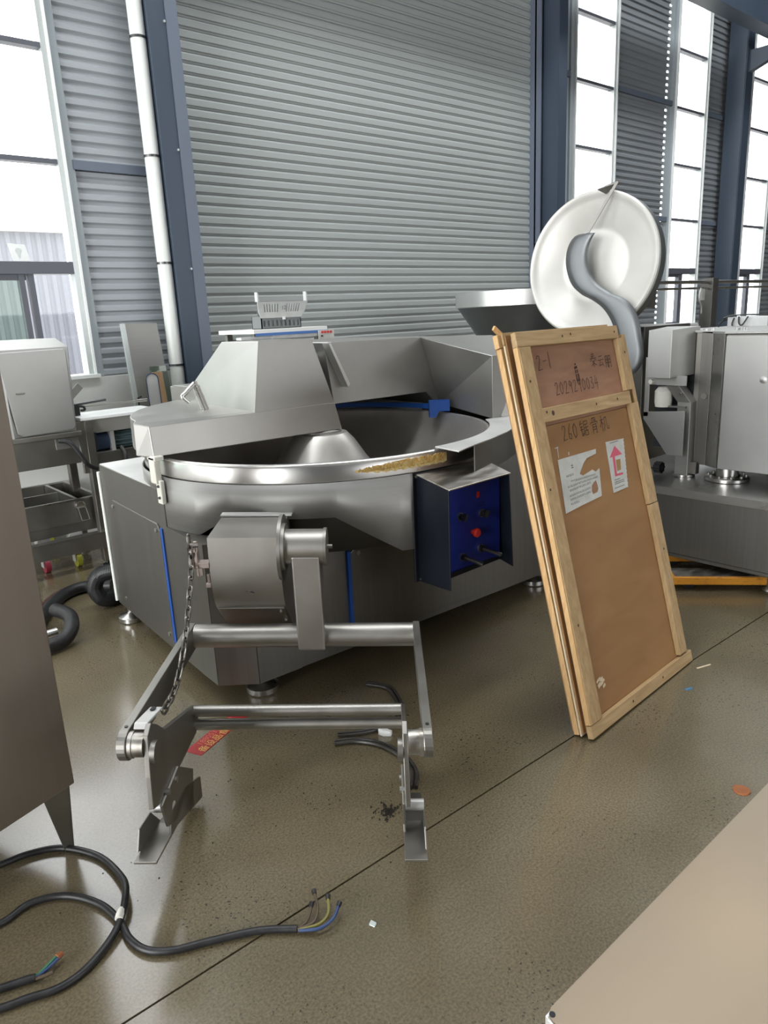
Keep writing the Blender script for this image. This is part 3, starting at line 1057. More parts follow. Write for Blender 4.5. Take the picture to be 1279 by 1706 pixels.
# flange discs and hub
hv, hz = -0.262, 0.762
g = G()
g.cyl(L(0.252, hv + 0.03, hz - 0.01), L(0.264, hv + 0.03, hz - 0.01), 0.115, 40)
g.cyl(L(0.264, hv, hz), L(0.276, hv, hz), 0.082, 36)
build('hub_flange', g, steel_d, lh, smooth=True)
g = G()
g.cyl(L(0.276, hv, hz), L(0.405, hv, hz), 0.062, 36)
hub = build('hub', g, steel_f, bc, smooth=True)
g = G()
g.cyl(L(0.405, hv, hz), L(0.416, hv, hz), 0.066, 36)
g.cyl(L(0.416, hv, hz), L(0.434, hv, hz), 0.008, 10)
build('hub_cap', g, steel_d, hub, smooth=True)
# swing arm down to the cross tube
g = G()
lprism(g, 0.297, 0.392, [(-0.322, 0.745), (-0.215, 0.745), (-0.215, 0.400), (-0.322, 0.400)])
build('swing_arm', g, steel_f, bc, bevel=0.006)
g = G()
g.cyl(L(-0.075, -0.257, 0.430), L(0.70, -0.257, 0.430), 0.042, 36)
build('cross_tube', g, steel_f, bc, smooth=True)
# side arms with rounded ends
def side_arm(u0, u1):
    r = 0.041
    pts = [(-0.235, 0.430 + r), (-0.95, 0.437 + r)]
    for k in range(1, 12):
        a = PI / 2 + PI * k / 12
        pts.append((-0.95 + r * math.cos(a), 0.437 + r * math.sin(a)))
    pts += [(-0.95, 0.437 - r), (-0.255, 0.430 - r * 1.05)]
    g = G()
    lprism(g, u0, u1, pts)
    o = build('side_arm', g, steel_d, bc, bevel=0.002)
    g = G()
    p = L((u0 + u1) / 2, -0.93, 0.437 + r)
    g.cyl(p + V(0, 0, -0.002), p + V(0, 0, 0.002), 0.005, 10)
    build('set_screw', g, black, o)
    return o
side_arm(-0.099, -0.075)
side_arm(0.700, 0.724)
for ua, ub, uc, ud, ue in ((-0.075, -0.064, -0.034, -0.020, -0.006), (0.700, 0.689, 0.659, 0.645, 0.631)):
    s = 1 if ub > ua else -1
    g = G()
    g.cyl(L(ua, -0.95, 0.437), L(ub, -0.95, 0.437), 0.036, 30)
    g.cyl(L(ub, -0.95, 0.437), L(uc, -0.95, 0.437), 0.033, 30)
    build('pivot_boss', g, steel_w, bc, smooth=True)
    g = G()
    gp = [(-0.965, 0.470), (-0.93, 0.488), (-0.89, 0.462), (-0.835, 0.412), (-0.805, 0.402), (-0.545, 0.318), (-0.520, 0.300), (-0.518, 0.250), (-0.56, 0.228), (-0.77, 0.236), (-0.80, 0.219), (-0.93, 0.243), (-0.995, 0.270), (-0.985, 0.36)]
    lprism(g, uc, ud, gp)
    gs = build('gusset_plate', g, steel_d, bc, bevel=0.002)
    g = G()
    g.cyl(L(ud, -0.95, 0.415), L(ue, -0.95, 0.415), 0.030, 28)
    build('pivot_cap', g, steel_d, gs, smooth=True)
    for v, z in ((-0.83, 0.245), (-0.90, 0.255)):
        g = G()
        p = L(ud, v, z)
        g.cyl(p, p + LU * (0.014 * s), 0.009, 6)
        build('bolt', g, steel_b, gs)
    # shoe: inclined angle iron with carrier and lip
    wall_u = (uc, ud) if s > 0 else (ud, uc)
    g = G()
    lprism(g, min(ud, ud + 0.008 * s), max(ud, ud + 0.008 * s), [(-0.955, 0.250), (-0.79, 0.262), (-0.66, 0.165), (-0.70, 0.06), (-0.93, 0.165)])
    sh = build('shoe_carrier', g, steel_d, bc, bevel=0.002)
    u_in, u_out = ud + 0.008 * s, ud - 0.052 * s
    g = G()
    lprism(g, min(u_in, u_out), max(u_in, u_out), [(-0.605, 0.030), (-0.607, 0.022), (-0.86, 0.115), (-1.05, 0.145), (-1.05, 0.152), (-0.86, 0.123)])
    build('shoe_plate', g, steel_f, sh, bevel=0.001)
    g = G()
    lprism(g, min(u_in, u_in - 0.006 * s), max(u_in, u_in - 0.006 * s), [(-0.60, 0.095), (-0.605, 0.024), (-0.86, 0.117), (-0.92, 0.128), (-0.90, 0.185), (-0.75, 0.165)])
    build('shoe_web', g, steel_d, sh, bevel=0.001)
    g = G()
    lprism(g, min(u_out, u_out + 0.004 * s), max(u_out, u_out + 0.004 * s), [(-0.83, 0.105), (-0.98, 0.135), (-1.02, 0.158), (-0.99, 0.205), (-0.90, 0.19)])
    build('shoe_lip', g, steel_d, sh, bevel=0.001)
    g = G()
    g.cyl(L(min(u_in, u_out), -0.87, 0.185), L(max(u_in, u_out), -0.87, 0.185), 0.016, 16)
    build('shoe_roller', g, steel_l, sh, smooth=True)
for v, z in ((-0.550, 0.302), (-0.548, 0.252)):
    g = G()
    g.cyl(L(-0.022, v, z), L(0.648, v, z), 0.0185, 28)
    build('tie_tube', g, steel_f, bc, smooth=True)
# anchor bracket on the gear housing, catch plate on the left gusset and the chain between them
g = G()
g.obox(L(-0.022, -0.255, 0.700), LU, 0.058, LV, 0.04, (0, 0, 1), 0.02)
g.obox(L(-0.045, -0.262, 0.725), LU, 0.030, LV, 0.03, (0, 0, 1), 0.05)
g.cyl(L(-0.036, -0.262, 0.74), L(-0.036, -0.262, 0.785), 0.007, 10)
g.cyl(L(-0.03, -0.262, 0.66), L(-0.03, -0.262, 0.69), 0.012, 6)
g.cyl(L(-0.002, -0.262, 0.625), L(-0.002, -0.262, 0.665), 0.006, 8)
g.obox(L(-0.004, -0.262, 0.625), LU, 0.018, LV, 0.018, (0, 0, 1), 0.016)
build('chain_anchor', g, rose_m, bc, bevel=0.002)
g = G()
lprism(g, -0.066, -0.030, [(-0.94, 0.475), (-0.925, 0.487), (-0.80, 0.462), (-0.80, 0.456), (-0.92, 0.478)])
cp = build('chain_plate', g, steel_l, bc, bevel=0.002)
g = G()
g.prism([L(-0.055, -0.835, 0.471), L(-0.043, -0.835, 0.471), L(-0.043, -0.812, 0.467), L(-0.055, -0.812, 0.467)], (0, 0, 0.002))
build('slot', g, dark_void, cp)
path = smooth_path([L(-0.052, -0.279, 0.790), L(-0.05, -0.295, 0.70), L(-0.048, -0.372, 0.611), L(-0.047, -0.445, 0.535), L(-0.046, -0.533, 0.471), L(-0.044, -0.62, 0.433), L(-0.042, -0.709, 0.424), L(-0.04, -0.79, 0.432)], 24)
chain = bpy.data.objects.new('chain', None)
g = G()
def link_mesh(g):
    pts = []
    for k in range(6):
        a = -PI / 2 + PI * k / 5
        pts.append(V(0.0085 * math.cos(a + PI / 2) * 1.0, 0, 0.0155 + 0.0085 * math.sin(a + PI / 2)))
    for k in range(6):
        a = PI / 2 + PI * k / 5
        pts.append(V(0.0085 * math.cos(a + PI / 2), 0, -0.0155 + 0.0085 * math.sin(a + PI / 2)))
    g.tube(pts, 0.0037, 7, closed=True)
g = G()
lens = [0]
for a, b in zip(path[:-1], path[1:]):
    lens.append(lens[-1] + (b - a).length)
def at(s):
    for i in range(len(path) - 1):
        if lens[i + 1] >= s:
            t = (s - lens[i]) / max(1e-9, lens[i + 1] - lens[i])
            return path[i].lerp(path[i + 1], t), (path[i + 1] - path[i]).normalized()
    return path[-1], (path[-1] - path[-2]).normalized()
g.cyl(L(-0.052, -0.279, 0.775), L(-0.03, -0.262, 0.770), 0.008, 10)
chain = build('chain', g, chain_m, bc, smooth=True, label='chain hanging from the gear housing')
g = G()
link_mesh(g)
link0 = build('link', g, chain_m, chain, smooth=True)
link_me = link0.data
off = root_loc(bc)
# the link mesh is kept around its own centre
for v in link_me.vertices:
    v.co += off
s = 0.0
k = 0
while s <= lens[-1]:
    p, t = at(s)
    o = link0 if k == 0 else link0.copy()
    if k:
        COL.objects.link(o)
    q = t.to_track_quat('Z', 'X')
    rot = q.to_matrix() @ Matrix.Rotation((PI / 2) * (k % 2) + 0.4, 3, 'Z')
    o.parent = chain
    o.location = p - off
    o.rotation_euler = rot.to_euler()
    s += 0.0365
    k += 1

# ================================================================== CRATE PANELS leaning in a stack
E_, U_ = V(0.998, 0.06, 0).normalized(), V(0.077, 0.302, 0.95).normalized()
N_ = E_.cross(U_).normalized()
P0 = V(2.018, 1.283, 0.0)
def crate_panel(c0, tilt, label, marks):
    """c0 = setback of the front face at the foot, tilt = how much more it leans back per metre"""
    up = (U_ - N_ * tilt).normalized()
    nn = E_.cross(up).normalized()
    depth = 0.032
    base = P0 - N_ * c0
    base = base + V(0, 0, -min(0.0, (base - nn * depth).z) + 0.001)
    def P(a, b, c=0.0):
        return base + E_ * a + up * b + nn * c
    def slab(g, a0, a1, b0, b1, c0, c1, sk=0.0):
        g.loft([P(a0, b0, c0), P(a1, b0 + sk, c0), P(a1, b1 + sk, c0), P(a0, b1, c0)],
               [P(a0, b0, c1), P(a1, b0 + sk, c1), P(a1, b1 + sk, c1), P(a0, b1, c1)])
    t = thing('crate_panel', base, label, 'crate panel', 'plywood crate panels leaning in a stack')
    return t, P, slab
t, P, slab = crate_panel(0.0, 0.0, 'front plywood crate panel with handwriting, torn notice and red arrow sticker', True)
g = G(); slab(g, 0.012, 0.775, 1.13, 1.47, -0.032, -0.022); build('plywood_sheet', g, ply_red, t, label='reddish upper plywood sheet')
g = G(); slab(g, 0.012, 0.775, 0.012, 1.128, -0.032, -0.022); build('plywood_sheet', g, ply_tan, t, label='tan lower plywood sheet')
g = G(); slab(g, 0.0, 0.735, 1.430, 1.485, -0.0215, 0.0, -0.006); build('batten', g, batten_h, t, bevel=0.002)
g = G(); slab(g, 0.066, 0.735, 1.141, 1.195, -0.0215, 0.0, -0.002); build('batten', g, batten_h, t, bevel=0.002)
g = G(); slab(g, 0.0, 0.825, 0.0, 0.046, -0.0215, 0.0, -0.004); build('batten', g, batten_h, t, bevel=0.002)
g = G(); slab(g, 0.006, 0.078, 0.048, 1.428, -0.0215, 0.001); build('batten', g, batten_v, t, bevel=0.002)
g = G(); slab(g, 0.728, 0.792, 0.050, 0.70, -0.0215, 0.0); build('batten', g, batten_v, t, bevel=0.002)
g = G(); slab(g, 0.722, 0.790, 0.703, 1.139, -0.0215, 0.0); build('batten', g, batten_v, t, bevel=0.002)
g = G(); slab(g, 0.716, 0.770, 1.197, 1.424, -0.0215, 0.0); build('batten', g, batten_v, t, bevel=0.002)
g = G(); slab(g, 0.772, 0.800, 1.05, 1.44, -0.03, -0.006); build('batten', g, batten_v, t, bevel=0.002)
g = G(); slab(g, 0.0, 0.005, 0.05, 1.43, -0.0215, -0.002); build('split_edge', g, batten_e, t, label='bright split edge')
for a, b in ((0.30, 1.455), (0.36, 1.46), (0.70, 1.452), (0.14, 1.17), (0.10, 1.178), (0.45, 1.168), (0.62, 1.17), (0.03, 0.9), (0.04, 0.4), (0.30, 0.022), (0.55, 0.022), (0.755, 1.36), (0.76, 0.5), (0.035, 1.3)):
    g = G()
    r = 0.0045 if a != 0.14 else 0.008
    g.prism([P(a + r * math.cos(2 * PI * k / 8), b + r * 1.2 * math.sin(2 * PI * k / 8), 0.0014) for k in range(8)], N_ * 0.0004)
    build('knot', g, ink, t)
# bare splintered patch low on the sheet
g = G()
for k in range(16):
    a, b = 0.115 + 0.045 * random.random(), 0.125 + 0.04 * random.random()
    g.poly([P(a, b, -0.0212), P(a + 0.016, b + 0.006, -0.0205), P(a + 0.014, b + 0.014, -0.021), P(a - 0.002, b + 0.008, -0.021)])
build('splintered_patch', g, batten_p, t, kind='stuff', label='pale splintered patch')
# marker handwriting
SF = -0.0213
def write(name, glyphs, a, b, size, w, m=ink, slant=0.0, rise=0.0):
    x = 0.0
    lines = []
    for gl in glyphs:
        adv, ls = gl
        for Ls in ls:
            lines.append([(x + (px + slant * py) * size, rise * x + py * size) for px, py in Ls])
        x += adv * size
    return strokes(name, lines, P(a, b, SF), E_, U_, w, m, t)
D = {
 '0': (0.62, [[(0.25, 0.95), (0.08, 0.75), (0.05, 0.35), (0.2, 0.05), (0.38, 0.2), (0.42, 0.65), (0.25, 0.95)]]),
 '1': (0.4, [[(0.2, 1.0), (0.2, 0.0)]]),
 '2': (0.62, [[(0.05, 0.75), (0.15, 0.95), (0.35, 0.92), (0.38, 0.7), (0.08, 0.05), (0.5, 0.1)]]),
 '3': (0.6, [[(0.08, 0.9), (0.3, 0.95), (0.35, 0.75), (0.15, 0.55), (0.38, 0.4), (0.3, 0.08), (0.05, 0.1)]]),
 '4': (0.62, [[(0.25, 1.0), (0.05, 0.4), (0.5, 0.45)], [(0.38, 0.8), (0.33, -0.1)]]),
 '6': (0.6, [[(0.35, 1.0), (0.1, 0.5), (0.1, 0.1), (0.32, 0.05), (0.38, 0.35), (0.12, 0.4)]]),
 '9': (0.62, [[(0.4, 0.75), (0.2, 0.95), (0.08, 0.7), (0.25, 0.5), (0.42, 0.8), (0.36, -0.05)]]),
 '-': (0.55, [[(0.05, 0.5), (0.42, 0.55)]]),
 'qin': (1.1, [[(0.25, 0.95), (0.7, 0.98)], [(0.2, 0.8), (0.75, 0.83)], [(0.05, 0.64), (0.95, 0.68)], [(0.5, 1.1), (0.42, 0.75), (0.05, 0.42)], [(0.55, 0.68), (0.95, 0.45)], [(0.3, 0.38), (0.72, 0.42)], [(0.5, 0.5), (0.5, -0.05)], [(0.48, 0.3), (0.2, 0.05)], [(0.52, 0.3), (0.85, 0.08)]]),
 'yun': (1.1, [[(0.25, 0.85), (0.75, 0.9)], [(0.05, 0.55), (0.95, 0.6)], [(0.45, 0.56), (0.2, 0.12), (0.75, 0.2)], [(0.65, 0.38), (0.88, 0.02)]]),
 'peng': (1.1, [[(0.15, 0.95), (0.12, 0.3), (0.0, 0.0)], [(0.15, 0.95), (0.42, 0.97), (0.42, 0.05), (0.34, 0.1)], [(0.16, 0.66), (0.4, 0.68)], [(0.15, 0.4), (0.4, 0.42)], [(0.6, 0.95), (0.57, 0.3), (0.5, 0.0)], [(0.6, 0.95), (0.9, 0.97), (0.92, 0.05), (0.82, 0.1)], [(0.6, 0.66), (0.88, 0.68)], [(0.6, 0.4), (0.88, 0.42)]]),
 'ju': (1.25, [[(0.2, 1.0), (0.02, 0.7)], [(0.12, 0.8), (0.38, 0.83)], [(0.05, 0.6), (0.38, 0.63)], [(0.02, 0.42), (0.4, 0.45)], [(0.2, 0.62), (0.2, 0.02), (0.4, 0.18)], [(0.5, 0.92), (0.95, 0.95), (0.94, 0.74), (0.52, 0.72)], [(0.52, 0.92), (0.5, 0.4), (0.42, 0.02)], [(0.55, 0.52), (1.0, 0.55)], [(0.75, 0.7), (0.75, 0.32)], [(0.6, 0.32), (0.92, 0.34), (0.9, 0.04), (0.6, 0.04), (0.6, 0.32)]]),
 'gu': (1.2, [[(0.3, 1.0), (0.3, 0.72)], [(0.3, 1.0), (0.7, 1.02), (0.7, 0.72)], [(0.5, 0.98), (0.5, 0.84), (0.68, 0.84)], [(0.1, 0.62), (0.1, 0.72), (0.92, 0.74), (0.86, 0.6)], [(0.3, 0.58), (0.27, 0.0)], [(0.3, 0.58), (0.72, 0.6), (0.72, 0.02), (0.62, 0.06)], [(0.3, 0.4), (0.7, 0.42)], [(0.3, 0.24), (0.7, 0.26)]]),
 'ji': (1.2, [[(0.02, 0.72), (0.48, 0.76)], [(0.26, 1.02), (0.26, -0.02)], [(0.25, 0.7), (0.02, 0.3)], [(0.28, 0.6), (0.44, 0.42)], [(0.6, 0.85), (0.58, 0.35), (0.45, 0.02)], [(0.6, 0.85), (0.85, 0.88), (0.84, 0.1), (1.05, 0.08), (1.05, 0.28)]]),
}
write('handwriting', [D[c] for c in '2-1'], 0.128, 1.335, 0.062, 0.0027, rise=0.10)
write('handwriting', [D['qin'], D['yun'], D['peng']], 0.502, 1.322, 0.052, 0.0027, rise=-0.12)
write('handwriting', [D[c] for c in '2029290034'], 0.215, 1.232, 0.052, 0.0026)
write('handwriting', [D['2'], D['6'], D['0'], (0.2, []), D['ju'], D['gu'], D['ji']], 0.205, 1.055, 0.062, 0.0027)
# stencilled package symbol
g = G()
for q in ([(0.374, 1.322), (0.398, 1.326), (0.396, 1.336), (0.376, 1.333)], [(0.381, 1.338), (0.391, 1.339), (0.390, 1.347), (0.383, 1.346)], [(0.376, 1.306), (0.384, 1.307), (0.384, 1.320), (0.377, 1.319)], [(0.390, 1.306), (0.398, 1.308), (0.397, 1.321), (0.390, 1.320)],
          [(0.377, 1.278), (0.384, 1.279), (0.384, 1.303), (0.377, 1.303)], [(0.391, 1.277), (0.402, 1.278), (0.401, 1.304), (0.391, 1.303)], [(0.376, 1.274), (0.403, 1.274), (0.403, 1.279), (0.376, 1.279)]):
    g.poly([P(a, b, SF + 0.001) for a, b in q])
build('stencil_mark', g, ink, t)
# torn notice taped to the sheet
g = G()
notice = [(0.143, 0.995), (0.418, 0.994), (0.4124, 0.9758), (0.3833, 0.9734), (0.3408, 0.9697), (0.3114, 0.9547), (0.289, 0.9356), (0.2707, 0.9192), (0.2899, 0.9087), (0.3302, 0.9142), (0.3644, 0.9191), (0.3858, 0.9067), (0.4158, 0.9159), (0.4094, 0.8782), (0.3955, 0.8074), (0.2375, 0.8004), (0.129, 0.793)]
g.prism([P(a, b, SF) for a, b in notice], N_ * 0.0008)
no = build('torn_notice', g, paper_m, t, label='torn white printed notice')
g = G()
g.poly([P(a, b, SF + 0.0012) for a, b in [(0.3731, 0.8752), (0.3787, 0.8571), (0.3792, 0.8396), (0.3689, 0.8284), (0.3359, 0.8265), (0.3301, 0.8384), (0.3375, 0.8595), (0.3562, 0.8696)]])
build('torn_patch', g, ply_red, no)
for a0, b0, a1, b1 in ((0.2214, 0.9496, 0.2891, 0.9578), (0.1781, 0.9223, 0.2312, 0.923), (0.2009, 0.8986, 0.3837, 0.8943), (0.1736, 0.8818, 0.394, 0.8835), (0.182, 0.8664, 0.3361, 0.8708), (0.1742, 0.8469, 0.3283, 0.8513), (0.1743, 0.8327, 0.3222, 0.8363), (0.1738, 0.8169, 0.2352, 0.8165)):
    g = G()
    h = 0.016 if b0 > 0.94 else 0.0085
    n = int((a1 - a0) / (h * 1.15))
    for k in range(n):
        if b0 > 0.94 and k in (1, 2):
            continue
        aa = a0 + (a1 - a0) * k / n
        bb = b0 + (b1 - b0) * k / n
        w = h * 0.9
        for q in ([(0, 0), (w, 0), (w, h * 0.2), (0, h * 0.2)], [(0, h * 0.5), (w, h * 0.5), (w, h * 0.7), (0, h * 0.7)], [(w * 0.42, -h * 0.1), (w * 0.58, -h * 0.1), (w * 0.58, h), (w * 0.42, h)]):
            if random.random() < 0.9:
                g.poly([P(aa + x, bb + y, SF + 0.0013) for x, y in q])
    if len(g.bm.faces):
        build('print_line', g, grey_ink, no, kind='stuff')
# arrow sticker with pinked edge
g = G()
out = [(0.499, 1.009), (0.647, 1.003)]
for k in range(1, 24):
    f = k / 24
    out.append((0.647 - 0.038 * f - (0.004 if k % 2 else 0), 1.003 - 0.2 * f))
out += [(0.609, 0.803), (0.487, 0.801)]
g.prism([P(a, b, SF) for a, b in out], N_ * 0.0008)
stk = build('arrow_sticker', g, paper_m, t, label='white sticker with a red up arrow')
g = G()
g.poly([P(a, b, SF + 0.0013) for a, b in [(0.5618, 0.9841), (0.507, 0.942), (0.6097, 0.9416)]])
g.poly([P(a, b, SF + 0.0013) for a, b in [(0.530, 0.942), (0.5482, 0.942), (0.5386, 0.868), (0.522, 0.8636)]])
g.poly([P(a, b, SF + 0.0013) for a, b in [(0.522, 0.862), (0.5856, 0.8597), (0.589, 0.8685), (0.528, 0.871)]])
build('arrow', g, pink_ink, stk)
g = G()
g.poly([P(a, b, SF + 0.0014) for a, b in [(0.5514, 0.9256), (0.5879, 0.925), (0.5765, 0.8813), (0.5458, 0.8806)]])
build('brown_patch', g, mat('kraft_patch', (0.33, 0.20, 0.07), 0.7), stk)
for a0, a1, b in ((0.511, 0.558, 0.847), (0.509, 0.585, 0.838), (0.507, 0.588, 0.831), (0.500, 0.582, 0.815), (0.53, 0.60, 0.998)):
    g = G()
    g.poly([P(a0, b, SF + 0.0013), P(a1, b, SF + 0.0013), P(a1, b + 0.003, SF + 0.0013), P(a0, b + 0.003, SF + 0.0013)])
    build('print_line', g, grey_ink, stk)
# glossy packing tape around the notice
g = G()
for q in ([(0.15, 1.0), (0.153, 1.04), (0.158, 1.04), (0.154, 1.0)], [(0.22, 1.0), (0.222, 1.012), (0.227, 1.012), (0.225, 1.0)], [(0.14, 1.038), (0.163, 1.04), (0.163, 1.043), (0.14, 1.041)]):
    g.poly([P(a, b, SF + 0.0006) for a, b in q])
build('tape_shred', g, paper_m, t, kind='stuff')

t, P, slab = crate_panel(0.038, 0.006, 'second crate panel, pale-edged, sandwiched behind the front crate panel', False)
g = G(); slab(g, 0.0, 0.76, 0.01, 1.475, -0.006, 0.0); build('plywood_sheet', g, ply_tan, t)
g = G(); slab(g, -0.006, 0.05, 0.0, 1.44, -0.013, -0.0065); build('batten', g, batten_p, t, bevel=0.001)
g = G(); slab(g, 0.70, 0.76, 0.0, 1.44, -0.013, -0.0065); build('batten', g, batten_p, t, bevel=0.001)
g = G(); slab(g, -0.008, 0.75, 1.442, 1.488, -0.013, -0.0065); build('batten', g, batten_h, t, bevel=0.001)
g = G(); slab(g, 0.052, 0.70, 0.0, 0.05, -0.013, -0.0065); build('batten', g, batten_h, t, bevel=0.001)
t, P, slab = crate_panel(0.055, 0.012, 'rearmost crate panel of the leaning stack, only its left edge showing', False)
g = G(); slab(g, 0.0, 0.74, 0.01, 1.48, -0.030, -0.022); build('plywood_sheet', g, ply_tan, t)
g = G(); slab(g, -0.008, 0.05, 0.0, 1.43, -0.0215, 0.0); build('batten', g, batten_e, t, bevel=0.002)
g = G(); slab(g, 0.68, 0.74, 0.0, 1.43, -0.0215, 0.0); build('batten', g, batten_e, t, bevel=0.002)
g = G(); slab(g, -0.016, 0.72, 1.432, 1.482, -0.0215, 0.0); build('batten', g, batten_e, t, bevel=0.002)
g = G(); slab(g, 0.052, 0.68, 0.0, 0.05, -0.0215, 0.0); build('batten', g, batten_h, t, bevel=0.002)
g = G()
g.obox(P(0.075, 1.475, -0.036), (0.80, 0.0, -0.55), 0.15, (0, 1, 0), 0.010, (0.55, 0, 0.80), 0.018)
build('loose_strip', g, batten_e, t, bevel=0.001)

# ================================================================== FILLING MACHINE on the right (front faces -x)
fm = thing('vacuum_mixer', (4.3, 1.7, 0), 'stainless machine with tall dented door panel and low base, right of the crate panels', 'machine')
g = G()
g.box(3.745, 4.95, 0.85, 2.42, 0.115, 0.503)
build('base', g, steel_v, fm, bevel=0.004)
g = G()
g.box(3.735, 4.97, 0.84, 2.44, 0.505, 0.512)
g.box(3.735, 3.745, 0.84, 2.44, 0.468, 0.512)
build('base_lid', g, steel_b, fm, bevel=0.002)
g = G()
g.box(3.742, 3.746, 0.85, 2.42, 0.135, 0.139)
build('fold_line', g, steel_dark, fm)
g = G()
g.lathe([(0, 0), (0.03, 0), (0.034, 0.008), (0.03, 0.02), (0.018, 0.03), (0.016, 0.115), (0, 0.115)], (3.862, 1.43, 0), n=20, closed_prof=False)
f1 = build('foot', g, steel_d, fm, smooth=True)
for dx, dy in ((0, 0.9), (1.0, 0), (1.0, 0.9), (0, -0.5)):
    twin(f1, dx, dy, 0)
g = G()
outl = [(4.05, 0.60), (4.05, 1.835), (4.10, 1.925), (4.10, 2.02), (4.24, 2.03), (4.24, 2.15), (5.0, 2.15), (5.0, 0.60)]
g.prism([V(x, y, 0.605) for x, y in outl], (0, 0, 0.715))
body = build('tank_body', g, steel_d, fm, bevel=0.003)
g = G()
g.prism([V(4.03, 0.62, 0.59), V(4.03, 1.832, 0.583), V(4.045, 1.832, 0.583), V(4.045, 0.62, 0.59)], (0, 0, 0.73))
dr = build('door_panel', g, steel_g, fm, bevel=0.006)
g = G()
g.lathe([(0, 0.004), (0.008, 0.0035), (0.014, 0.001), (0.02, 0)], (4.029, 1.62, 1.085), (-1, 0, 0), n=20, closed_prof=False)
build('dent', g, steel_g, dr, smooth=True)
g = G()
g.prism([V(4.032, 1.838, 0.583), V(4.084, 1.924, 0.583), V(4.096, 1.918, 0.583), V(4.045, 1.832, 0.583)], (0, 0, 0.742))
build('door_side', g, steel_b, fm, bevel=0.002)
g = G()
g.box(4.080, 4.10, 1.924, 1.99, 0.585, 1.335)
strip = build('hinge_strip', g, steel_v, fm, bevel=0.002)
g = G()
g.cyl((4.08, 1.95, 0.98), (4.066, 1.95, 0.98), 0.017, 22)
build('hinge_knob', g, steel_d, strip, smooth=True)
g = G()
g.box(4.088, 4.105, 1.992, 2.022, 0.58, 1.34)
build('edge_strip', g, steel_d, fm, bevel=0.002)
g = G()
g.prism([V(4.03, 0.6, 1.322), V(4.03, 1.84, 1.322), V(4.08, 1.93, 1.322), V(4.08, 2.03, 1.33), V(4.24, 2.16, 1.33), V(5.0, 2.16, 1.322), V(5.0, 0.6, 1.322)], (0, 0, 0.014))
build('top_cover', g, steel_g, fm, bevel=0.002)
for y, x in ((1.985, 4.11), (1.955, 4.13), (1.83, 4.16), (1.79, 4.16)):
    g = G()
    g.cyl((x, y, 1.335), (x, y, 1.350), 0.012, 10)
    build('bolt', g, steel_b, fm)
# flange on the lid
FC = (4.10, 1.80)
g = G()
g.lathe([(0.075, 0.0), (0.118, 0.0), (0.118, 0.016), (0.105, 0.022), (0.075, 0.022)], (*FC, 0.515), n=48)
fl = build('flange_ring', g, steel_b, fm, smooth=True)
for k in range(10):
    a = 2 * PI * k / 10
    g = G()
    g.cyl((FC[0] + 0.098 * math.cos(a), FC[1] + 0.098 * math.sin(a), 0.53), (FC[0] + 0.098 * math.cos(a), FC[1] + 0.098 * math.sin(a), 0.547), 0.008, 8)
    build('bolt', g, steel_d, fl)
g = G()
g.cyl((*FC, 0.513), (*FC, 0.61), 0.06, 32)
build('tank_neck', g, steel_b, fm, smooth=True)
# motor box on its post
g = G()
g.prism([V(3.90, 2.210, 1.088), V(3.90, 2.070, 1.088), V(4.12, 2.02, 1.10), V(4.12, 2.22, 1.10)], (0, 0, 0.265))
build('motor_box', g, steel_g, fm, bevel=0.003)
g = G()
def sq(x, y, z, h=0.04):
    return [V(x - h, y - h, z), V(x + h, y - h, z), V(x + h, y + h, z), V(x - h, y + h, z)]
g.loft(sq(4.06, 2.035, 0.513), sq(4.06, 2.040, 0.945))
g.loft(sq(4.06, 2.040, 0.945), sq(4.02, 2.135, 1.09))
post_ = build('support_post', g, steel, fm, bevel=0.003)
g = G()
g.cyl((4.06, 2.035, 0.513), (4.06, 2.035, 0.526), 0.062, 28)
build('post_flange', g, steel_b, post_, smooth=True)
g = G()
# side plate with a window cut in it, above a tapered chute
g.box(3.955, 3.963, 2.222, 2.25, 0.86, 1.20)
g.box(3.955, 3.963, 2.0, 2.222, 1.045, 1.10)
g.prism([V(3.955, 2.25, 0.885), V(3.955, 2.0, 0.905), V(3.955, 2.0, 0.65), V(3.955, 2.095, 0.648), V(3.955, 2.25, 0.845)], (0.008, 0, 0))
build('side_plate', g, steel_g, fm, bevel=0.001)
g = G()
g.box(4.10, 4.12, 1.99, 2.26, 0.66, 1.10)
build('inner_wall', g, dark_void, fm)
g = G()
g.lathe([(0, 0), (0.045, 0), (0.05, 0.03), (0.05, 0.09), (0.03, 0.115), (0, 0.12)], (4.02, 2.165, 0.915), n=20, closed_prof=False)
build('white_vessel', g, white_pl, fm, smooth=True, label='white round vessel')
g = G()
g.cyl((3.955, 2.20, 1.065), (3.925, 2.20, 1.065), 0.014, 6)
build('hex_bolt', g, white_pl, fm)
g = G()
g.tube(smooth_path([(4.0, 2.05, 1.0), (4.03, 2.10, 0.98), (4.03, 2.18, 0.98)], 4), 0.005, 6)
g.box(4.0, 4.06, 2.02, 2.17, 0.915, 0.925)
build('inner_bracket', g, steel_d, fm)
g = G()
for k in range(9):
    a = 2 * PI * k / 9
    g.cyl((3.98 + 0.026 * math.cos(a), 2.13, 0.56 + 0.026 * math.sin(a)), (3.98 + 0.026 * math.cos(a), 2.17, 0.56 + 0.026 * math.sin(a)), 0.010, 8)
g.cyl((3.98, 2.13, 0.56), (3.98, 2.17, 0.56), 0.028, 18)
build('hand_knob', g, black, fm, kind='stuff', label='black lobed knob')
g = G()
g.box(4.05, 4.09, 1.96, 2.02, 0.53, 0.60)
build('stop_block', g, steel_d, fm)
g = G()
g.cyl((3.99, 2.15, 0.545), (4.1, 2.5, 0.545), 0.006, 8)
build('rod', g, steel_dark, fm)

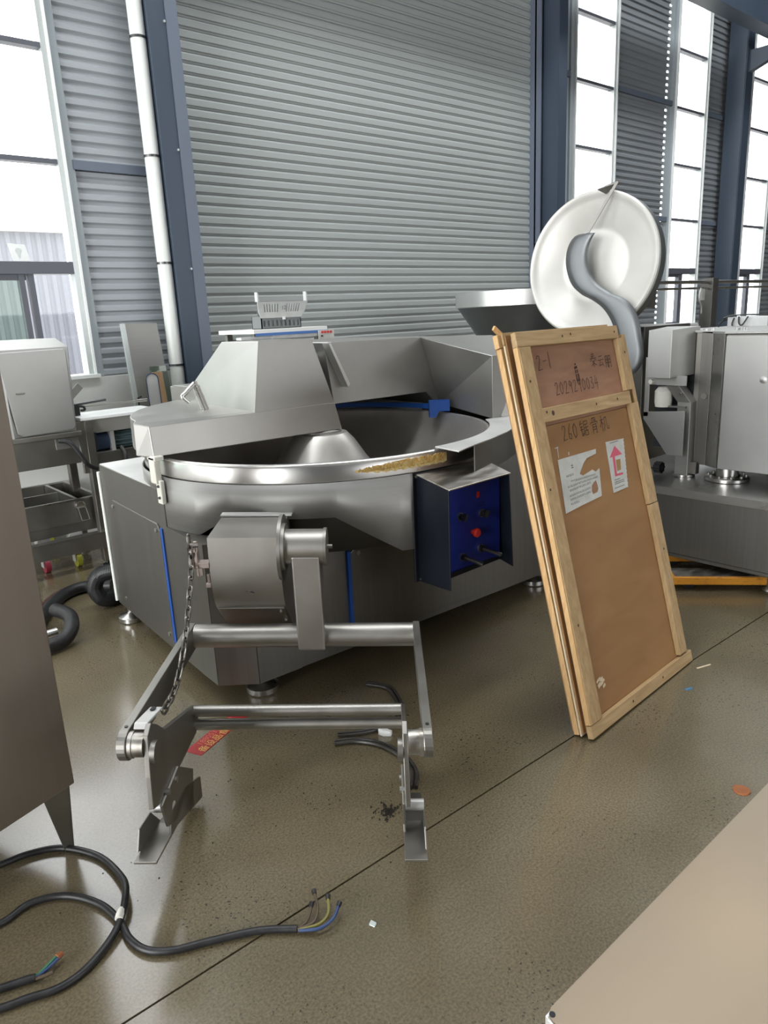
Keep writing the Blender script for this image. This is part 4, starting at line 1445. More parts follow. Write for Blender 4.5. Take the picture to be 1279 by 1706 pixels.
jb = thing('junction_box', (4.72, 1.95, 1.337), 'grey junction box trailing thin cables on the tall door-panel machine', 'box')
g = G()
g.box(4.62, 4.84, 1.86, 2.10, 1.337, 1.395)
build('box_body', g, gray_pl, jb, bevel=0.004)
g = G()
g.box(4.62, 4.84, 1.855, 1.858, 1.34, 1.39)
build('box_lid', g, gray_pl_d, jb)
for pts in ([(4.66, 2.09, 1.39), (4.60, 2.12, 1.372), (4.55, 2.125, 1.355)], [(4.70, 2.08, 1.395), (4.62, 2.08, 1.412), (4.55, 2.10, 1.372), (4.53, 2.11, 1.34)], [(4.70, 1.88, 1.40), (4.64, 1.98, 1.408), (4.60, 2.06, 1.405), (4.56, 2.10, 1.39)],
            [(4.62, 2.06, 1.39), (4.60, 2.06, 1.365), (4.60, 2.06, 1.345)], [(4.615, 2.03, 1.40), (4.60, 2.02, 1.36), (4.60, 2.0, 1.35), (4.605, 1.97, 1.40)]):
    g = G()
    g.tube(smooth_path(pts, 5), 0.0045, 6)
    build('cable', g, black, jb, smooth=True)

pt = thing('pallet_truck', (3.75, 1.55, 0), 'orange pallet truck pushed under the machine right of the crate panels', 'pallet truck')
def fork(o):
    d = V(0.66, -0.75, 0)
    nrm = V(0.75, 0.66, 0)
    a = V(3.53, 1.80, 0) + o
    g = G()
    g.prism([a + V(0, 0, 0.035), a + nrm * 0.15 + V(0, 0, 0.035), a + nrm * 0.15 + V(0, 0, 0.080), a + V(0, 0, 0.080)], d * 1.15)
    fk = build('fork', g, orange, pt, bevel=0.006)
    g = G()
    g.prism([a + d * 0.02 + nrm * 0.01 + V(0, 0, 0.0805), a + nrm * 0.14 + d * 0.02 + V(0, 0, 0.0805), a + nrm * 0.14 + d * 0.02 + V(0, 0, 0.0825), a + nrm * 0.01 + d * 0.02 + V(0, 0, 0.0825)], d * 1.1)
    build('worn_top', g, steel_w, fk)
    g = G()
    c = a + d * 0.10 + nrm * 0.075
    g.cyl(c + nrm * -0.04 + V(0, 0, 0.032), c + nrm * 0.04 + V(0, 0, 0.032), 0.032, 20)
    build('roller', g, black, fk, smooth=True)
fork(V(0, 0, 0))
fork(V(0.75, 0.66, 0) * 0.38)

# tilted open hopper with its S-shaped scraper
hp = thing('tilted_hopper_filler', (4.75, 3.0, 0), 'filler with a tilted white round hopper and S-shaped steel scraper', 'machine')
HC, HN = V(4.405, 2.941, 1.77), V(-0.985, -0.10, 0.12).normalized()
HA = V(0, 0, 1).cross(HN).normalized()
HB = HN.cross(HA).normalized()
g = G()
dish = [(0, -0.088), (0.22, -0.084), (0.250, -0.078), (0.258, -0.070), (0.40, -0.028), (0.430, -0.010), (0.442, 0.0), (0.456, 0.004), (0.466, -0.004), (0.466, -0.028), (0.448, -0.036), (0.43, -0.038), (0.29, -0.085), (0.24, -0.10), (0, -0.105)]
g.lathe(dish, HC, HN, n=96, closed_prof=False)
build('hopper_dish', g, dish_m, hp, smooth=True, label='white polished dish')
g = G()
g.lathe([(0.452, -0.030), (0.4665, -0.030), (0.4665, -0.10), (0.30, -0.24), (0.14, -0.36), (0.13, -0.36), (0.29, -0.235), (0.452, -0.10)], HC, HN, n=72)
build('hopper_shell', g, cone_m, hp, smooth=True)
def H(a, b, off=0.0):
    return HC + HA * a + HB * b + HN * off
bl = [(-0.037, 0.193), (-0.111, 0.185), (-0.155, 0.132), (-0.17, 0.048), (-0.153, -0.039), (-0.109, -0.128), (-0.032, -0.194), (0.046, -0.233), (0.128, -0.287), (0.19, -0.358), (0.226, -0.427), (0.245, -0.492)]
brr = [(0.037, 0.189), (0.011, 0.147), (-0.005, 0.08), (0.003, -0.004), (0.046, -0.091), (0.107, -0.152), (0.2, -0.207), (0.277, -0.237), (0.347, -0.296), (0.396, -0.383), (0.421, -0.476), (0.448, -0.588), (0.433, -0.671), (0.386, -0.72)]
def resample(pts, n):
    P3 = smooth_path([V(a, b, 0) for a, b in pts], 8)
    ln = [0]
    for a, b in zip(P3[:-1], P3[1:]):
        ln.append(ln[-1] + (b - a).length)
    out = []
    for k in range(n):
        s = ln[-1] * k / (n - 1)
        i = max(j for j in range(len(ln)) if ln[j] <= s + 1e-9)
        i = min(i, len(P3) - 2)
        f = (s - ln[i]) / max(1e-9, ln[i + 1] - ln[i])
        out.append(P3[i].lerp(P3[i + 1], f))
    return out
Lp, Rp = resample(bl + [(0.25, -0.58), (0.27, -0.68)], 44), resample(brr, 44)
g = G()
for k in range(43):
    f0, f1 = k / 43, (k + 1) / 43
    # the ribbon is a twisted sheet: its left edge sits back in the dish, its right edge stands proud
    o = lambda f: (0.022 + 0.01 * f, 0.036 + 0.01 * f)
    (la, ra), (lb, rb) = o(f0), o(f1)
    n_ = 4
    for j in range(n_):
        def pt_(A, B, oa, ob, t):
            q = A.lerp(B, t)
            return H(q.x, q.y, oa + (ob - oa) * t + 0.012 * math.sin(PI * t))
        t0, t1 = j / n_, (j + 1) / n_
        g.poly([pt_(Lp[k], Rp[k], la, ra, t0), pt_(Lp[k], Rp[k], la, ra, t1), pt_(Lp[k + 1], Rp[k + 1], lb, rb, t1), pt_(Lp[k + 1], Rp[k + 1], lb, rb, t0)])
build('scraper_ribbon', g, cone_m, hp, smooth=True, solid=0.006, label='S-shaped steel ribbon')
g = G()
g.loft([H(-0.034, 0.190, 0.02), H(-0.018, 0.188, 0.02), H(0.170, 0.483, 0.03), H(0.149, 0.486, 0.03)], [H(-0.034, 0.190, 0.026), H(-0.018, 0.188, 0.026), H(0.170, 0.483, 0.036), H(0.149, 0.486, 0.036)])
g.loft([H(0.024, 0.461, 0.03), H(0.075, 0.432, 0.0), H(0.165, 0.484, 0.03), H(0.158, 0.492, 0.03)], [H(0.024, 0.456, 0.036), H(0.075, 0.427, 0.006), H(0.165, 0.478, 0.036), H(0.158, 0.486, 0.036)])
build('scraper_arm', g, steel_d, hp)
g = G()
g.box(4.62, 5.25, 2.65, 3.35, 0.1, 1.35)
build('body', g, steel_v, hp, bevel=0.005)
g = G()
g.obox(H(0.1, -0.1, -0.36), HN, 0.30, HA, 0.3, HB, 0.3)
build('hopper_neck', g, steel_d, hp)
g = G()
for x, y in ((4.7, 2.75), (5.15, 2.75), (4.7, 3.25), (5.15, 3.25)):
    g.cyl((x, y, 0), (x, y, 0.1), 0.025, 12)
build('feet', g, steel_d, hp)

# conical hopper behind the bowl cutter
ch = thing('cone_hopper_filler', (5.1, 4.0, 0), 'filler with an upright conical hopper, bright rim band, in front of the shutter', 'machine')
g = G()
g.lathe([(0.60, 0), (0.605, 0.0), (0.605, -0.115), (0.592, -0.12), (0.592, -0.005), (0.597, 0.0)], (5.1, 4.0, 1.65), n=96)
build('rim_band', g, mat('bright_rim', (0.78, 0.78, 0.76), 0.38, 0.8), ch, smooth=True, label='bright rim band')
g = G()
g.lathe([(0.592, -0.118), (0.585, -0.125), (0.25, -0.62), (0.24, -0.62), (0.58, -0.115)], (5.1, 4.0, 1.65), n=80)
build('cone', g, cone_m, ch, smooth=True)
g = G()
g.box(4.75, 5.45, 3.65, 4.35, 0.1, 1.05)
build('body', g, steel_v, ch, bevel=0.005)
for x, y in ((4.8, 3.7), (5.4, 3.7), (4.8, 4.3), (5.4, 4.3)):
    g = G()
    g.cyl((x, y, 0), (x, y, 0.1), 0.03, 12)
    build('foot', g, steel_d, ch)

# rail frame behind the right machine
rf = thing('rail_frame', (6.2, 3.0, 0), 'steel post carrying two thin horizontal rails before the right windows', 'frame')
for x in (6.23, 8.3):
    g = G()
    g.box(x - 0.05, x + 0.05, 2.95, 3.05, 0, 1.68)
    build('post', g, steel_v, rf, bevel=0.003)
for z, r in ((1.648, 0.014), (1.60, 0.009)):
    g = G()
    g.cyl((5.30, 2.99, z), (8.35, 2.99, z), r, 12)
    build('rail', g, steel_b, rf, smooth=True)
g = G()
g.obox((6.06, 2.98, 1.55), (1, 0, 0), 0.05, (0, 1, 0), 0.03, (0, 0, 1), 0.09)
g.tube(smooth_path([(6.02, 2.97, 1.60), (5.98, 2.96, 1.52), (6.02, 2.96, 1.46), (6.03, 2.96, 1.40)], 5), 0.006, 6)
build('rail_clamp', g, steel_l, rf)

# ================================================================== LEFT BACKGROUND
# band saw cabinet with a work table
sw = thing('meat_saw', (1.3, 4.9, 0), 'stainless saw cabinet with square door and motor under a side table, by the left window', 'machine')
g = G()
g.loft([V(0.55, 4.66, 0.90), V(1.50, 4.66, 0.90), V(1.50, 5.15, 0.90), V(0.55, 5.15, 0.90)], [V(0.55, 4.66, 1.408), V(1.522, 4.66, 1.410), V(1.522, 5.15, 1.410), V(0.55, 5.15, 1.408)])
g.loft([V(0.55, 4.66, 1.408), V(1.522, 4.66, 1.410), V(1.522, 5.15, 1.410), V(0.55, 5.15, 1.408)], [V(0.55, 4.76, 1.462), V(1.49, 4.76, 1.462), V(1.49, 5.10, 1.462), V(0.55, 5.10, 1.462)])
sb = build('saw_cabinet', g, steel_g, sw, bevel=0.004)
g = G()
g.prism([V(1.155, 4.655, 0.925), V(1.185, 4.655, 0.905), V(1.475, 4.655, 0.915), V(1.492, 4.655, 0.93), V(1.500, 4.655, 1.385), V(1.485, 4.655, 1.400), V(1.11, 4.655, 1.395)], (0, -0.018, 0))
d = build('door', g, steel_g, sb, bevel=0.006)
g = G()
g.obox((1.205, 4.632, 1.16), (1, 0, 0.02), 0.05, (0, 1, 0), 0.012, (0, 0, 1), 0.010)
build('door_latch', g, steel_d, d, bevel=0.002)
g = G()
g.box(1.085, 1.135, 4.64, 4.66, 0.88, 1.41)
build('door_frame', g, steel_l, sb, bevel=0.003)
g = G()
g.box(1.10, 1.515, 4.62, 4.66, 0.872, 0.902)
g.box(1.08, 1.50, 4.66, 5.15, 0.70, 0.872)
build('lower_case', g, steel_d, sw, bevel=0.003)
g = G()
g.box(1.36, 1.50, 4.652, 4.66, 0.80, 0.868)
build('cover_plate', g, steel, sw, bevel=0.002)
g = G()
# table: bright top rim with a sloping apron
g.box(1.53, 2.06, 4.66, 4.99, 0.955, 0.975)
tp = build('side_table', g, white_bright, sw, bevel=0.003, label='bright side table')
g = G()
g.loft([V(1.575, 4.68, 0.953), V(2.04, 4.68, 0.953), V(2.04, 4.97, 0.953), V(1.575, 4.97, 0.953)], [V(1.63, 4.70, 0.865), V(2.02, 4.70, 0.865), V(2.02, 4.95, 0.865), V(1.63, 4.95, 0.865)])
build('table_apron', g, steel_l, sw, bevel=0.002)
g = G()
g.cyl((1.64, 4.78, 0.80), (1.715, 4.78, 0.80), 0.062, 22)
mo = build('motor', g, motor_b, sw, smooth=True, label='dark blue motor')
g = G()
for k in range(14):
    a = 2 * PI * k / 14
    p = V(1.735, 4.78 + 0.058 * math.cos(a), 0.80 + 0.058 * math.sin(a))
    g.obox(p + V(0.07, 0, 0), (1, 0, 0), 0.15, (0, math.cos(a), math.sin(a)), 0.016, (0, -math.sin(a), math.cos(a)), 0.006)
g.cyl((1.73, 4.78, 0.80), (1.88, 4.78, 0.80), 0.052, 20)
build('motor_fins', g, mat('motor_teal', (0.09, 0.14, 0.15), 0.5), mo, kind='stuff')
g = G()
g.cyl((1.885, 4.78, 0.80), (1.90, 4.78, 0.80), 0.072, 24)
g.box(1.92, 1.95, 4.72, 4.84, 0.70, 0.87)
build('motor_flange', g, motor_b, mo, smooth=True)
g = G()
g.box(1.715, 1.74, 4.70, 4.85, 0.73, 0.865)
build('motor_strap', g, steel_l, mo)
g = G()
g.box(1.55, 1.60, 4.66, 4.72, 0.03, 0.955)
g.prism([V(1.50, 4.665, 0.95), V(1.60, 4.665, 0.95), V(1.60, 4.665, 0.68), V(1.515, 4.665, 0.68)], (0, 0.01, 0))
build('leg', g, steel_d, sw, bevel=0.003)
g = G()
g.box(2.0, 2.05, 4.66, 4.72, 0.03, 0.87)
build('leg', g, steel_d, sw, bevel=0.003)
g = G()
g.box(1.55, 1.60, 5.08, 5.14, 0.03, 0.955)
build('leg', g, steel_d, sw, bevel=0.003)
g = G()
g.box(0.75, 0.81, 4.68, 4.74, 0.03, 0.9)
build('leg', g, steel_d, sw, bevel=0.003)
g = G()
g.box(1.52, 2.05, 4.69, 4.72, 0.62, 0.74)
g.box(1.60, 2.05, 4.72, 4.95, 0.725, 0.74)
build('lower_shelf', g, steel_d, sw, bevel=0.002)
g = G()
g.box(0.75, 1.60, 4.64, 4.685, 0.130, 0.232)
rl = build('lower_rail', g, steel_d, sw, bevel=0.002)
g = G()
g.box(0.75, 1.595, 4.638, 4.70, 0.2325, 0.236)
build('lit_rail_top', g, steel_b, rl)  # brighter steel cap stands in for the lit top of the rail
for x, y in ((1.575, 4.69), (2.025, 4.69), (1.575, 5.11), (0.78, 4.71)):
    g = G()
    g.lathe([(0, 0), (0.03, 0), (0.033, 0.006), (0.012, 0.014), (0.010, 0.032), (0, 0.032)], (x, y, 0), n=18, closed_prof=False)
    build('foot', g, black, sw, smooth=True)
g = G()
g.tube(smooth_path([(1.37, 4.62, 0.86), (1.42, 4.59, 0.845), (1.46, 4.57, 0.78), (1.50, 4.56, 0.70), (1.56, 4.58, 0.66)], 8), 0.014, 10)
build('power_cable', g, rubber, sw, smooth=True, label='black cable from the saw cabinet')
g = G()
g.tube(smooth_path([(1.775, 4.70, 0.76), (1.78, 4.66, 0.71), (1.765, 4.64, 0.66), (1.73, 4.64, 0.62)], 8), 0.012, 10)
build('motor_cable', g, rubber, sw, smooth=True, label='black motor cable')
# saw guide rods lying on the side table
gr = thing('guide_rods', (1.75, 4.80, 0.976), 'thin steel rods in a black clamp on the bright table beside the saw door', 'rods')
g = G()
g.box(1.535, 1.575, 4.78, 4.82, 0.978, 1.04)
g.tube(smooth_path([(1.575, 4.79, 1.035), (1.60, 4.78, 1.03), (1.605, 4.78, 1.01), (1.58, 4.78, 1.008)], 5), 0.008, 8)
build('clamp', g, black, gr, bevel=0.002)
g = G()
g.cyl((1.56, 4.80, 1.03), (2.02, 4.80, 1.028), 0.0055, 10)
g.cyl((1.955, 4.80, 1.028), (2.03, 4.80, 1.028), 0.010, 10)
build('rod', g, steel_d, gr, smooth=True)
g = G()
g.cyl((1.55, 4.81, 1.045), (1.755, 4.80, 1.058), 0.009, 10)
build('handle_bar', g, steel_dark, gr, smooth=True)
g = G()
g.obox((1.585, 4.85, 1.125), (0.75, 0, 0.66), 0.10, (0, 1, 0), 0.008, (-0.66, 0, 0.75), 0.045)
build('flat_lever', g, steel, gr)

# tray trolley in front of the saw
tt = thing('tray_trolley', (1.37, 5.08, 0), 'low stainless tray trolley with drain spout and castors under the saw cabinet', 'trolley')
def tray_box(g, x0, x1, y0, y1, z0, z1, t=0.012):
    g.box(x0, x1, y0, y0 + t, z0, z1)
    g.box(x0, x1, y1 - t, y1, z0, z1)
    g.box(x0, x0 + t, y0 + t, y1 - t, z0, z1)
    g.box(x1 - t, x1, y0 + t, y1 - t, z0, z1)
    g.box(x0 + t, x1 - t, y0 + t, y1 - t, z0, z0 + t)
g = G()
tray_box(g, 1.02, 1.595, 4.76, 5.42, 0.30, 0.452)
tr = build('tray', g, steel_d, tt, bevel=0.002)
g = G()
for a in ((1.01, 1.61, 4.75, 4.768), (1.01, 1.61, 5.412, 5.43)):
    g.box(*a, 0.450, 0.458)
g.box(1.01, 1.03, 4.768, 5.412, 0.450, 0.458)
g.box(1.585, 1.61, 4.768, 5.412, 0.450, 0.458)
build('tray_rim', g, steel_b, tr)
g = G()
g.box(1.455, 1.475, 4.775, 5.40, 0.32, 0.456)
build('divider', g, steel_b, tr)
g = G()
g.box(1.05, 1.45, 5.10, 5.112, 0.33, 0.45)
build('cross_divider', g, steel_b, tr)
g = G()
g.cyl((1.475, 4.76, 0.415), (1.475, 4.735, 0.412), 0.030, 18)
g.loft([V(1.45, 4.745, 0.405), V(1.50, 4.745, 0.405), V(1.50, 4.72, 0.405), V(1.45, 4.72, 0.405)], [V(1.465, 4.745, 0.315), V(1.515, 4.745, 0.315), V(1.515, 4.72, 0.315), V(1.465, 4.72, 0.315)])
build('drain_spout', g, steel_b, tt, bevel=0.003)
g = G()
g.box(1.03, 1.60, 4.77, 4.80, 0.235, 0.30)
build('front_rail', g, steel_d, tt, bevel=0.002)
for x, y, mm in ((1.425, 4.80, wheel_y), (1.235, 4.83, red_castor), (1.425, 5.36, wheel_y), (1.235, 5.36, wheel_y)):
    g = G()
    g.cyl((x - 0.016, y, 0.048), (x + 0.016, y, 0.048), 0.048, 22)
    w = build('castor', g, mm, tt, smooth=True, label='red castor' if mm is red_castor else 'yellow-green castor')
    g = G()
    g.box(x - 0.026, x - 0.020, y - 0.025, y + 0.025, 0.04, 0.115)
    g.box(x + 0.020, x + 0.026, y - 0.025, y + 0.025, 0.04, 0.115)
    g.box(x - 0.04, x + 0.04, y - 0.04, y + 0.04, 0.112, 0.236)
    build('castor_fork', g, steel_l, w)

# sheets leaning against the wall by the pipe
ls = thing('leaning_steel_sheet', (2.27, 5.2, 0), 'bare steel sheet with folded edge leaning on the wall left of the pipe', 'sheet')
g = G()
g.loft([V(2.13, 5.09, 0), V(2.42, 5.09, 0), V(2.42, 5.096, 0), V(2.13, 5.096, 0)], [V(2.125, 5.26, 1.53), V(2.375, 5.26, 1.528), V(2.375, 5.266, 1.528), V(2.125, 5.266, 1.53)])
build('sheet', g, steel, ls)
g = G()
g.loft([V(2.10, 5.065, 0), V(2.13, 5.065, 0), V(2.13, 5.096, 0), V(2.10, 5.096, 0)], [V(2.098, 5.235, 1.532), V(2.126, 5.235, 1.532), V(2.126, 5.266, 1.532), V(2.098, 5.266, 1.532)])
build('folded_edge', g, alu, ls)
g = G()
g.tube([(2.14, 5.15, 1.02), (2.115, 5.145, 1.015), (2.112, 5.14, 0.96), (2.14, 5.14, 0.95)], 0.006, 8)
build('handle', g, black, ls)
bg_ = thing('blue_edged_plate', (2.16, 4.95, 0), 'round-topped steel plate with a dark blue edge left of the white hood', 'plate')
def capsule(x0, x1, y, z0, z1, lean):
    r = (x1 - x0) / 2
    xm = (x0 + x1) / 2
    pts = [V(x0, y, z0), V(x1, y, z0)]
    for k in range(13):
        a = PI * k / 12
        pts.append(V(xm + r * math.cos(a), y, z1 - r + r * math.sin(a)))
    return [p + V(0, lean * (p.z - z0), 0) for p in pts]
g = G()
g.prism(capsule(2.120, 2.205, 4.92, 0.0, 1.185, 0.05), (0, 0.008, 0))
build('plate', g, steel_l, bg_)
g = G()
c = capsule(2.118, 2.207, 4.918, 0.0, 1.187, 0.05)
g.tube(c, 0.0035, 6, closed=True)
build('blue_edge', g, mat('navy_edge', (0.03, 0.05, 0.11), 0.5), bg_)
g = G()
g.box(2.20, 2.216, 4.92, 5.06, 0, 0.9)
build('plate_side', g, steel_dark, bg_)
wb = thing('wooden_board', (2.27, 5.08, 0), 'brown wooden board standing beside the blue-edged plate', 'board')
g = G()
g.loft([V(2.225, 5.0, 0), V(2.33, 5.0, 0), V(2.33, 5.02, 0), V(2.225, 5.02, 0)], [V(2.222, 5.10, 1.185), V(2.300, 5.10, 1.185), V(2.300, 5.12, 1.185), V(2.222, 5.12, 1.185)])
build('board', g, wood_b, wb, bevel=0.002)
g = G()
g.loft([V(2.23, 5.03, 0), V(2.36, 5.03, 0), V(2.36, 5.034, 0), V(2.23, 5.034, 0)], [V(2.23, 5.15, 1.225), V(2.36, 5.15, 1.225), V(2.36, 5.154, 1.225), V(2.23, 5.154, 1.225)])
build('clear_sheet', g, glass_g, wb)

# table behind the hood with a slotted plastic crate on it
wt = thing('packing_table', (2.60, 4.05, 0), 'white topped table behind the cutter hood, blue stripe on its edge', 'table')
g = G()
g.box(2.32, 2.86, 3.83, 4.25, 1.432, 1.456)
build('table_top', g, white_w, wt, bevel=0.002)
g = G()
g.box(2.33, 2.86, 3.826, 3.829, 1.418, 1.434)
build('blue_stripe', g, mat('stripe_blue', (0.06, 0.16, 0.42), 0.5), wt)
g = G()
g.box(2.24, 2.70, 3.84, 3.90, 1.40, 1.415)
g.box(2.45, 2.80, 3.835, 3.86, 1.398, 1.43)
build('apron', g, gray_pl, wt)
for x, y in ((2.36, 3.88), (2.82, 3.88), (2.36, 4.2), (2.82, 4.2)):
    g = G()
    g.box(x - 0.018, x + 0.018, y - 0.018, y + 0.018, 0, 1.432)
    build('leg', g, steel_d, wt)
g = G()
g.box(2.78, 2.90, 3.815, 3.822, 1.375, 1.432)
sk = build('price_label', g, paper_m, wt, label='white label with red print')
g = G()
for k in range(4):
    g.box(2.80 + k * 0.022, 2.816 + k * 0.022, 3.812, 3.8148, 1.413, 1.427)
build('red_print', g, red, sk, kind='stuff')
g = G()
g.box(2.795, 2.81, 3.812, 3.8148, 1.392, 1.402)
build('black_print', g, ink, sk)

pc = thing('plastic_crate', (2.58, 4.0, 1.456), 'grey slotted plastic crate standing on the table behind the hood', 'crate')
g = G()
# dark lower body with slots
x0, x1, y0, y1 = 2.435, 2.725, 3.92, 4.03
g.box(x0, x1, y0, y0 + 0.006, 1.456, 1.470)
g.box(x0, x1, y0, y0 + 0.006, 1.505, 1.530)
for k in range(10):
    xa = x0 + (x1 - x0) * k / 9.4
    g.box(xa, xa + 0.013, y0, y0 + 0.006, 1.470, 1.505)
g.box(x0, x0 + 0.006, y0, y1, 1.456, 1.53)
g.box(x1 - 0.006, x1, y0, y1, 1.456, 1.53)
g.box(x0, x1, y1 - 0.006, y1, 1.456, 1.53)
g.box(x0, x1, y0, y1, 1.456, 1.460)
g.box(x0 - 0.02, x1 + 0.02, y0 + 0.004, y0 + 0.008, 1.53, 1.60)  # added dark sheet stands in for shade behind the lip slots
build('crate_body', g, gray_pl_d, pc)
g = G()
# flared front lip, cut by two groups of slots
def lipP(s, t):
    a = V(2.435 - 0.035 * min(1, t * 1.8), 3.915 - 0.03 * t, 1.520 + 0.095 * t)
    b = V(2.725 + 0.035 * min(1, t * 1.8), 3.915 - 0.03 * t, 1.520 + 0.095 * t)
    return a.lerp(b, s)
def lip(s0, s1, t0, t1):
    g.prism([lipP(s0, t0), lipP(s1, t0), lipP(s1, t1), lipP(s0, t1)], (0, 0.006, 0))
lip(0, 1, 0.0, 0.30)
lip(0, 1, 0.30, 0.36)
lip(0, 1, 0.86, 1.0)
lip(0.0, 0.12, 0.36, 0.86)
lip(0.88, 1.0, 0.36, 0.86)
lip(0.44, 0.58, 0.36, 0.86)
for k in range(6):
    s = 0.12 + k * 0.0533
    lip(s + 0.025, s + 0.0533, 0.36, 0.86)
    s = 0.58 + k * 0.05
    lip(s + 0.022, s + 0.05, 0.36, 0.86)
build('crate_lip', g, gray_pl, pc, label='pale slotted front lip')
for s0, s1 in ((0.0, 0.025), (0.975, 1.0)):
    g = G()
    a, b = lipP(s0, 1), lipP(s1, 1)
    g.prism([a, b, b + V(0, 0, 0.045), a + V(0, 0, 0.055)], (0, 0.03, 0))
    build('upright', g, gray_pl, pc)
text_mesh('crate_number', '12', 0.035, lipP(0.47, 0.5) + V(0, -0.002, 0), (1, 0, 0), (0, -0.3, 1), gray_pl_d, pc)
g = G()
g.box(2.585, 2.605, 3.912, 3.916, 1.508, 1.526)
build('tag', g, white_bright, pc)

# ribbed hoses on the floor behind the cutter
hz = thing('thick_hose', (1.28, 4.0, 0), 'thick black hose arching out of the left rear of the bowl cutter', 'hose')
g = G()
pth = smooth_path([(1.44, 3.80, 0.21), (1.33, 3.87, 0.215), (1.262, 3.93, 0.19), (1.235, 3.95, 0.12), (1.262, 3.93, 0.055), (1.33, 3.93, 0.045), (1.40, 4.02, 0.045)], 12)
g.tube(pth, 0.042, 14)
build('hose', g, rubber, hz, smooth=True)
g = G()
for k in range(0, len(pth) - 1, 1):
    d = (pth[k + 1] - pth[k]).normalized()
    g.cyl(pth[k], pth[k] + d * 0.004, 0.044, 14)
build('hose_rings', g, rubber, hz, kind='stuff')
hz = thing('floor_hose', (1.15, 4.25, 0), 'dark hose lying on the floor under the trolley toward the left cabinet', 'hose')
g = G()
g.tube(smooth_path([(1.40, 4.16, 0.035), (1.28, 4.26, 0.035), (1.17, 4.24, 0.035), (1.06, 4.13, 0.035), (0.96, 3.98, 0.035), (0.86, 3.80, 0.035)], 10), 0.034, 14)
build('hose', g, rubber, hz, smooth=True)
hz = thing('brown_hose', (1.15, 4.36, 0), 'thin brown hose lying along the dark floor hose', 'hose')
g = G()
g.tube(smooth_path([(1.44, 4.20, 0.02), (1.30, 4.33, 0.02), (1.16, 4.32, 0.02), (1.03, 4.20, 0.02), (0.92, 4.02, 0.02), (0.80, 3.85, 0.02)], 10), 0.018, 12)
build('hose', g, brown_hose, hz, smooth=True)
hz = thing('hose_end', (0.95, 3.75, 0), 'loose hose end with a steel coupling beside the left cabinet', 'hose')
g = G()
g.tube(smooth_path([(0.985, 3.84, 0.10), (1.01, 3.70, 0.10), (0.985, 3.60, 0.075), (0.93, 3.55, 0.045), (0.86, 3.53, 0.04), (0.76, 3.52, 0.04)], 8), 0.036, 14)
build('hose', g, rubber, hz, smooth=True)
g = G()
g.cyl((0.93, 3.66, 0.05), (0.87, 3.66, 0.05), 0.022, 16)
build('coupling', g, steel_b, hz, smooth=True)

# ================================================================== FOREGROUND
# tall cabinet at the left edge of the view
tc_ = thing('tall_cabinet', (0.25, 2.25, 0), 'tall stainless cabinet on tapered feet at the left edge of the photo', 'cabinet')
C0 = V(0.499, 2.059, 0)
FD = V(-0.943, -0.334, 0).normalized()
BD = V(-0.334, 0.943, 0).normalized()
g = G()
g.prism([C0 + V(0, 0, 0.205), C0 + FD * 0.62 + V(0, 0, 0.205), C0 + FD * 0.62 + BD * 0.55 + V(0, 0, 0.205), C0 + BD * 0.55 + V(0, 0, 0.205)], (0, 0, 1.75))
cbd = build('cabinet_body', g, textured('cabinet_steel', (0.37, 0.32, 0.275), (0.38, 0.33, 0.285), 0.45, 1.0, (50, 50, 1), 3, rvar=0.008), tc_, bevel=0.004)
for k in range(4):
    o = C0 + (FD * 0.62 if k in (1, 3) else V(0, 0, 0)) + (BD * 0.55 if k > 1 else V(0, 0, 0))
    f = FD if k in (0, 2) else -FD
    b = BD if k < 2 else -BD
    o = o + f * 0.012 + b * 0.01
    g = G()
    g.loft([o + f * 0.02, o + f * 0.048, o + f * 0.048 + b * 0.004, o + f * 0.02 + b * 0.004], [o + V(0, 0, 0.205), o + f * 0.085 + V(0, 0, 0.205), o + f * 0.085 + b * 0.004 + V(0, 0, 0.205), o + b * 0.004 + V(0, 0, 0.205)])
    g.loft([o + f * 0.02, o + f * 0.024, o + f * 0.024 + b * 0.025, o + f * 0.02 + b * 0.025], [o + V(0, 0, 0.205), o + f * 0.004 + V(0, 0, 0.205), o + f * 0.004 + b * 0.08 + V(0, 0, 0.205), o + b * 0.08 + V(0, 0, 0.205)])
    build('tapered_foot', g, steel_d, tc_)

# table corner at the lower right of the view
ft = thing('steel_worktable', (1.2, 0.0, 0), 'scuffed steel table top whose corner fills the lower right', 'table')
g = G()
X0, X1, Y0, Y1 = 0.487, 1.95, -0.36, 0.357
c = 0.012
pts = [V(X0 + c, Y1, 0), V(X1, Y1, 0), V(X1, Y0, 0), V(X0, Y0, 0), V(X0, Y1 - c, 0), V(X0 + 0.3 * c, Y1 - 0.3 * c, 0)]
g.prism([p + V(0, 0, 0.797) for p in pts], (0, 0, 0.003))
tt_ = build('table_top', g, textured('scuffed_table_steel', (0.20, 0.155, 0.105), (0.255, 0.21, 0.155), 0.42, 0.7, (3, 3, 3), 5, 0.3, 0.7, rvar=0.06), ft)
g = G()
g.box(X0 + 0.002, X1, Y1 - 0.004, Y1, 0.755, 0.797)
g.box(X0, X0 + 0.004, Y0, Y1 - 0.004, 0.755, 0.797)
build('turned_edge', g, steel_l, ft, bevel=0.001)
g = G()
g.cyl((X0 + 0.006, Y1 - 0.006, 0.8), (X0 + 0.006, Y1 - 0.006, 0.8008), 0.0032, 12)
build('corner_hole', g, dark_void, tt_)
g = G()
for x, y, r in ((0.72, 0.20, 0.006), (0.79, 0.235, 0.009)):
    g.lathe([(0, 0.0022), (r * 0.5, 0.0018), (r, 0)], (x, y, 0.8), n=16, closed_prof=False)
build('dent', g, steel_l, tt_, smooth=True, kind='stuff')
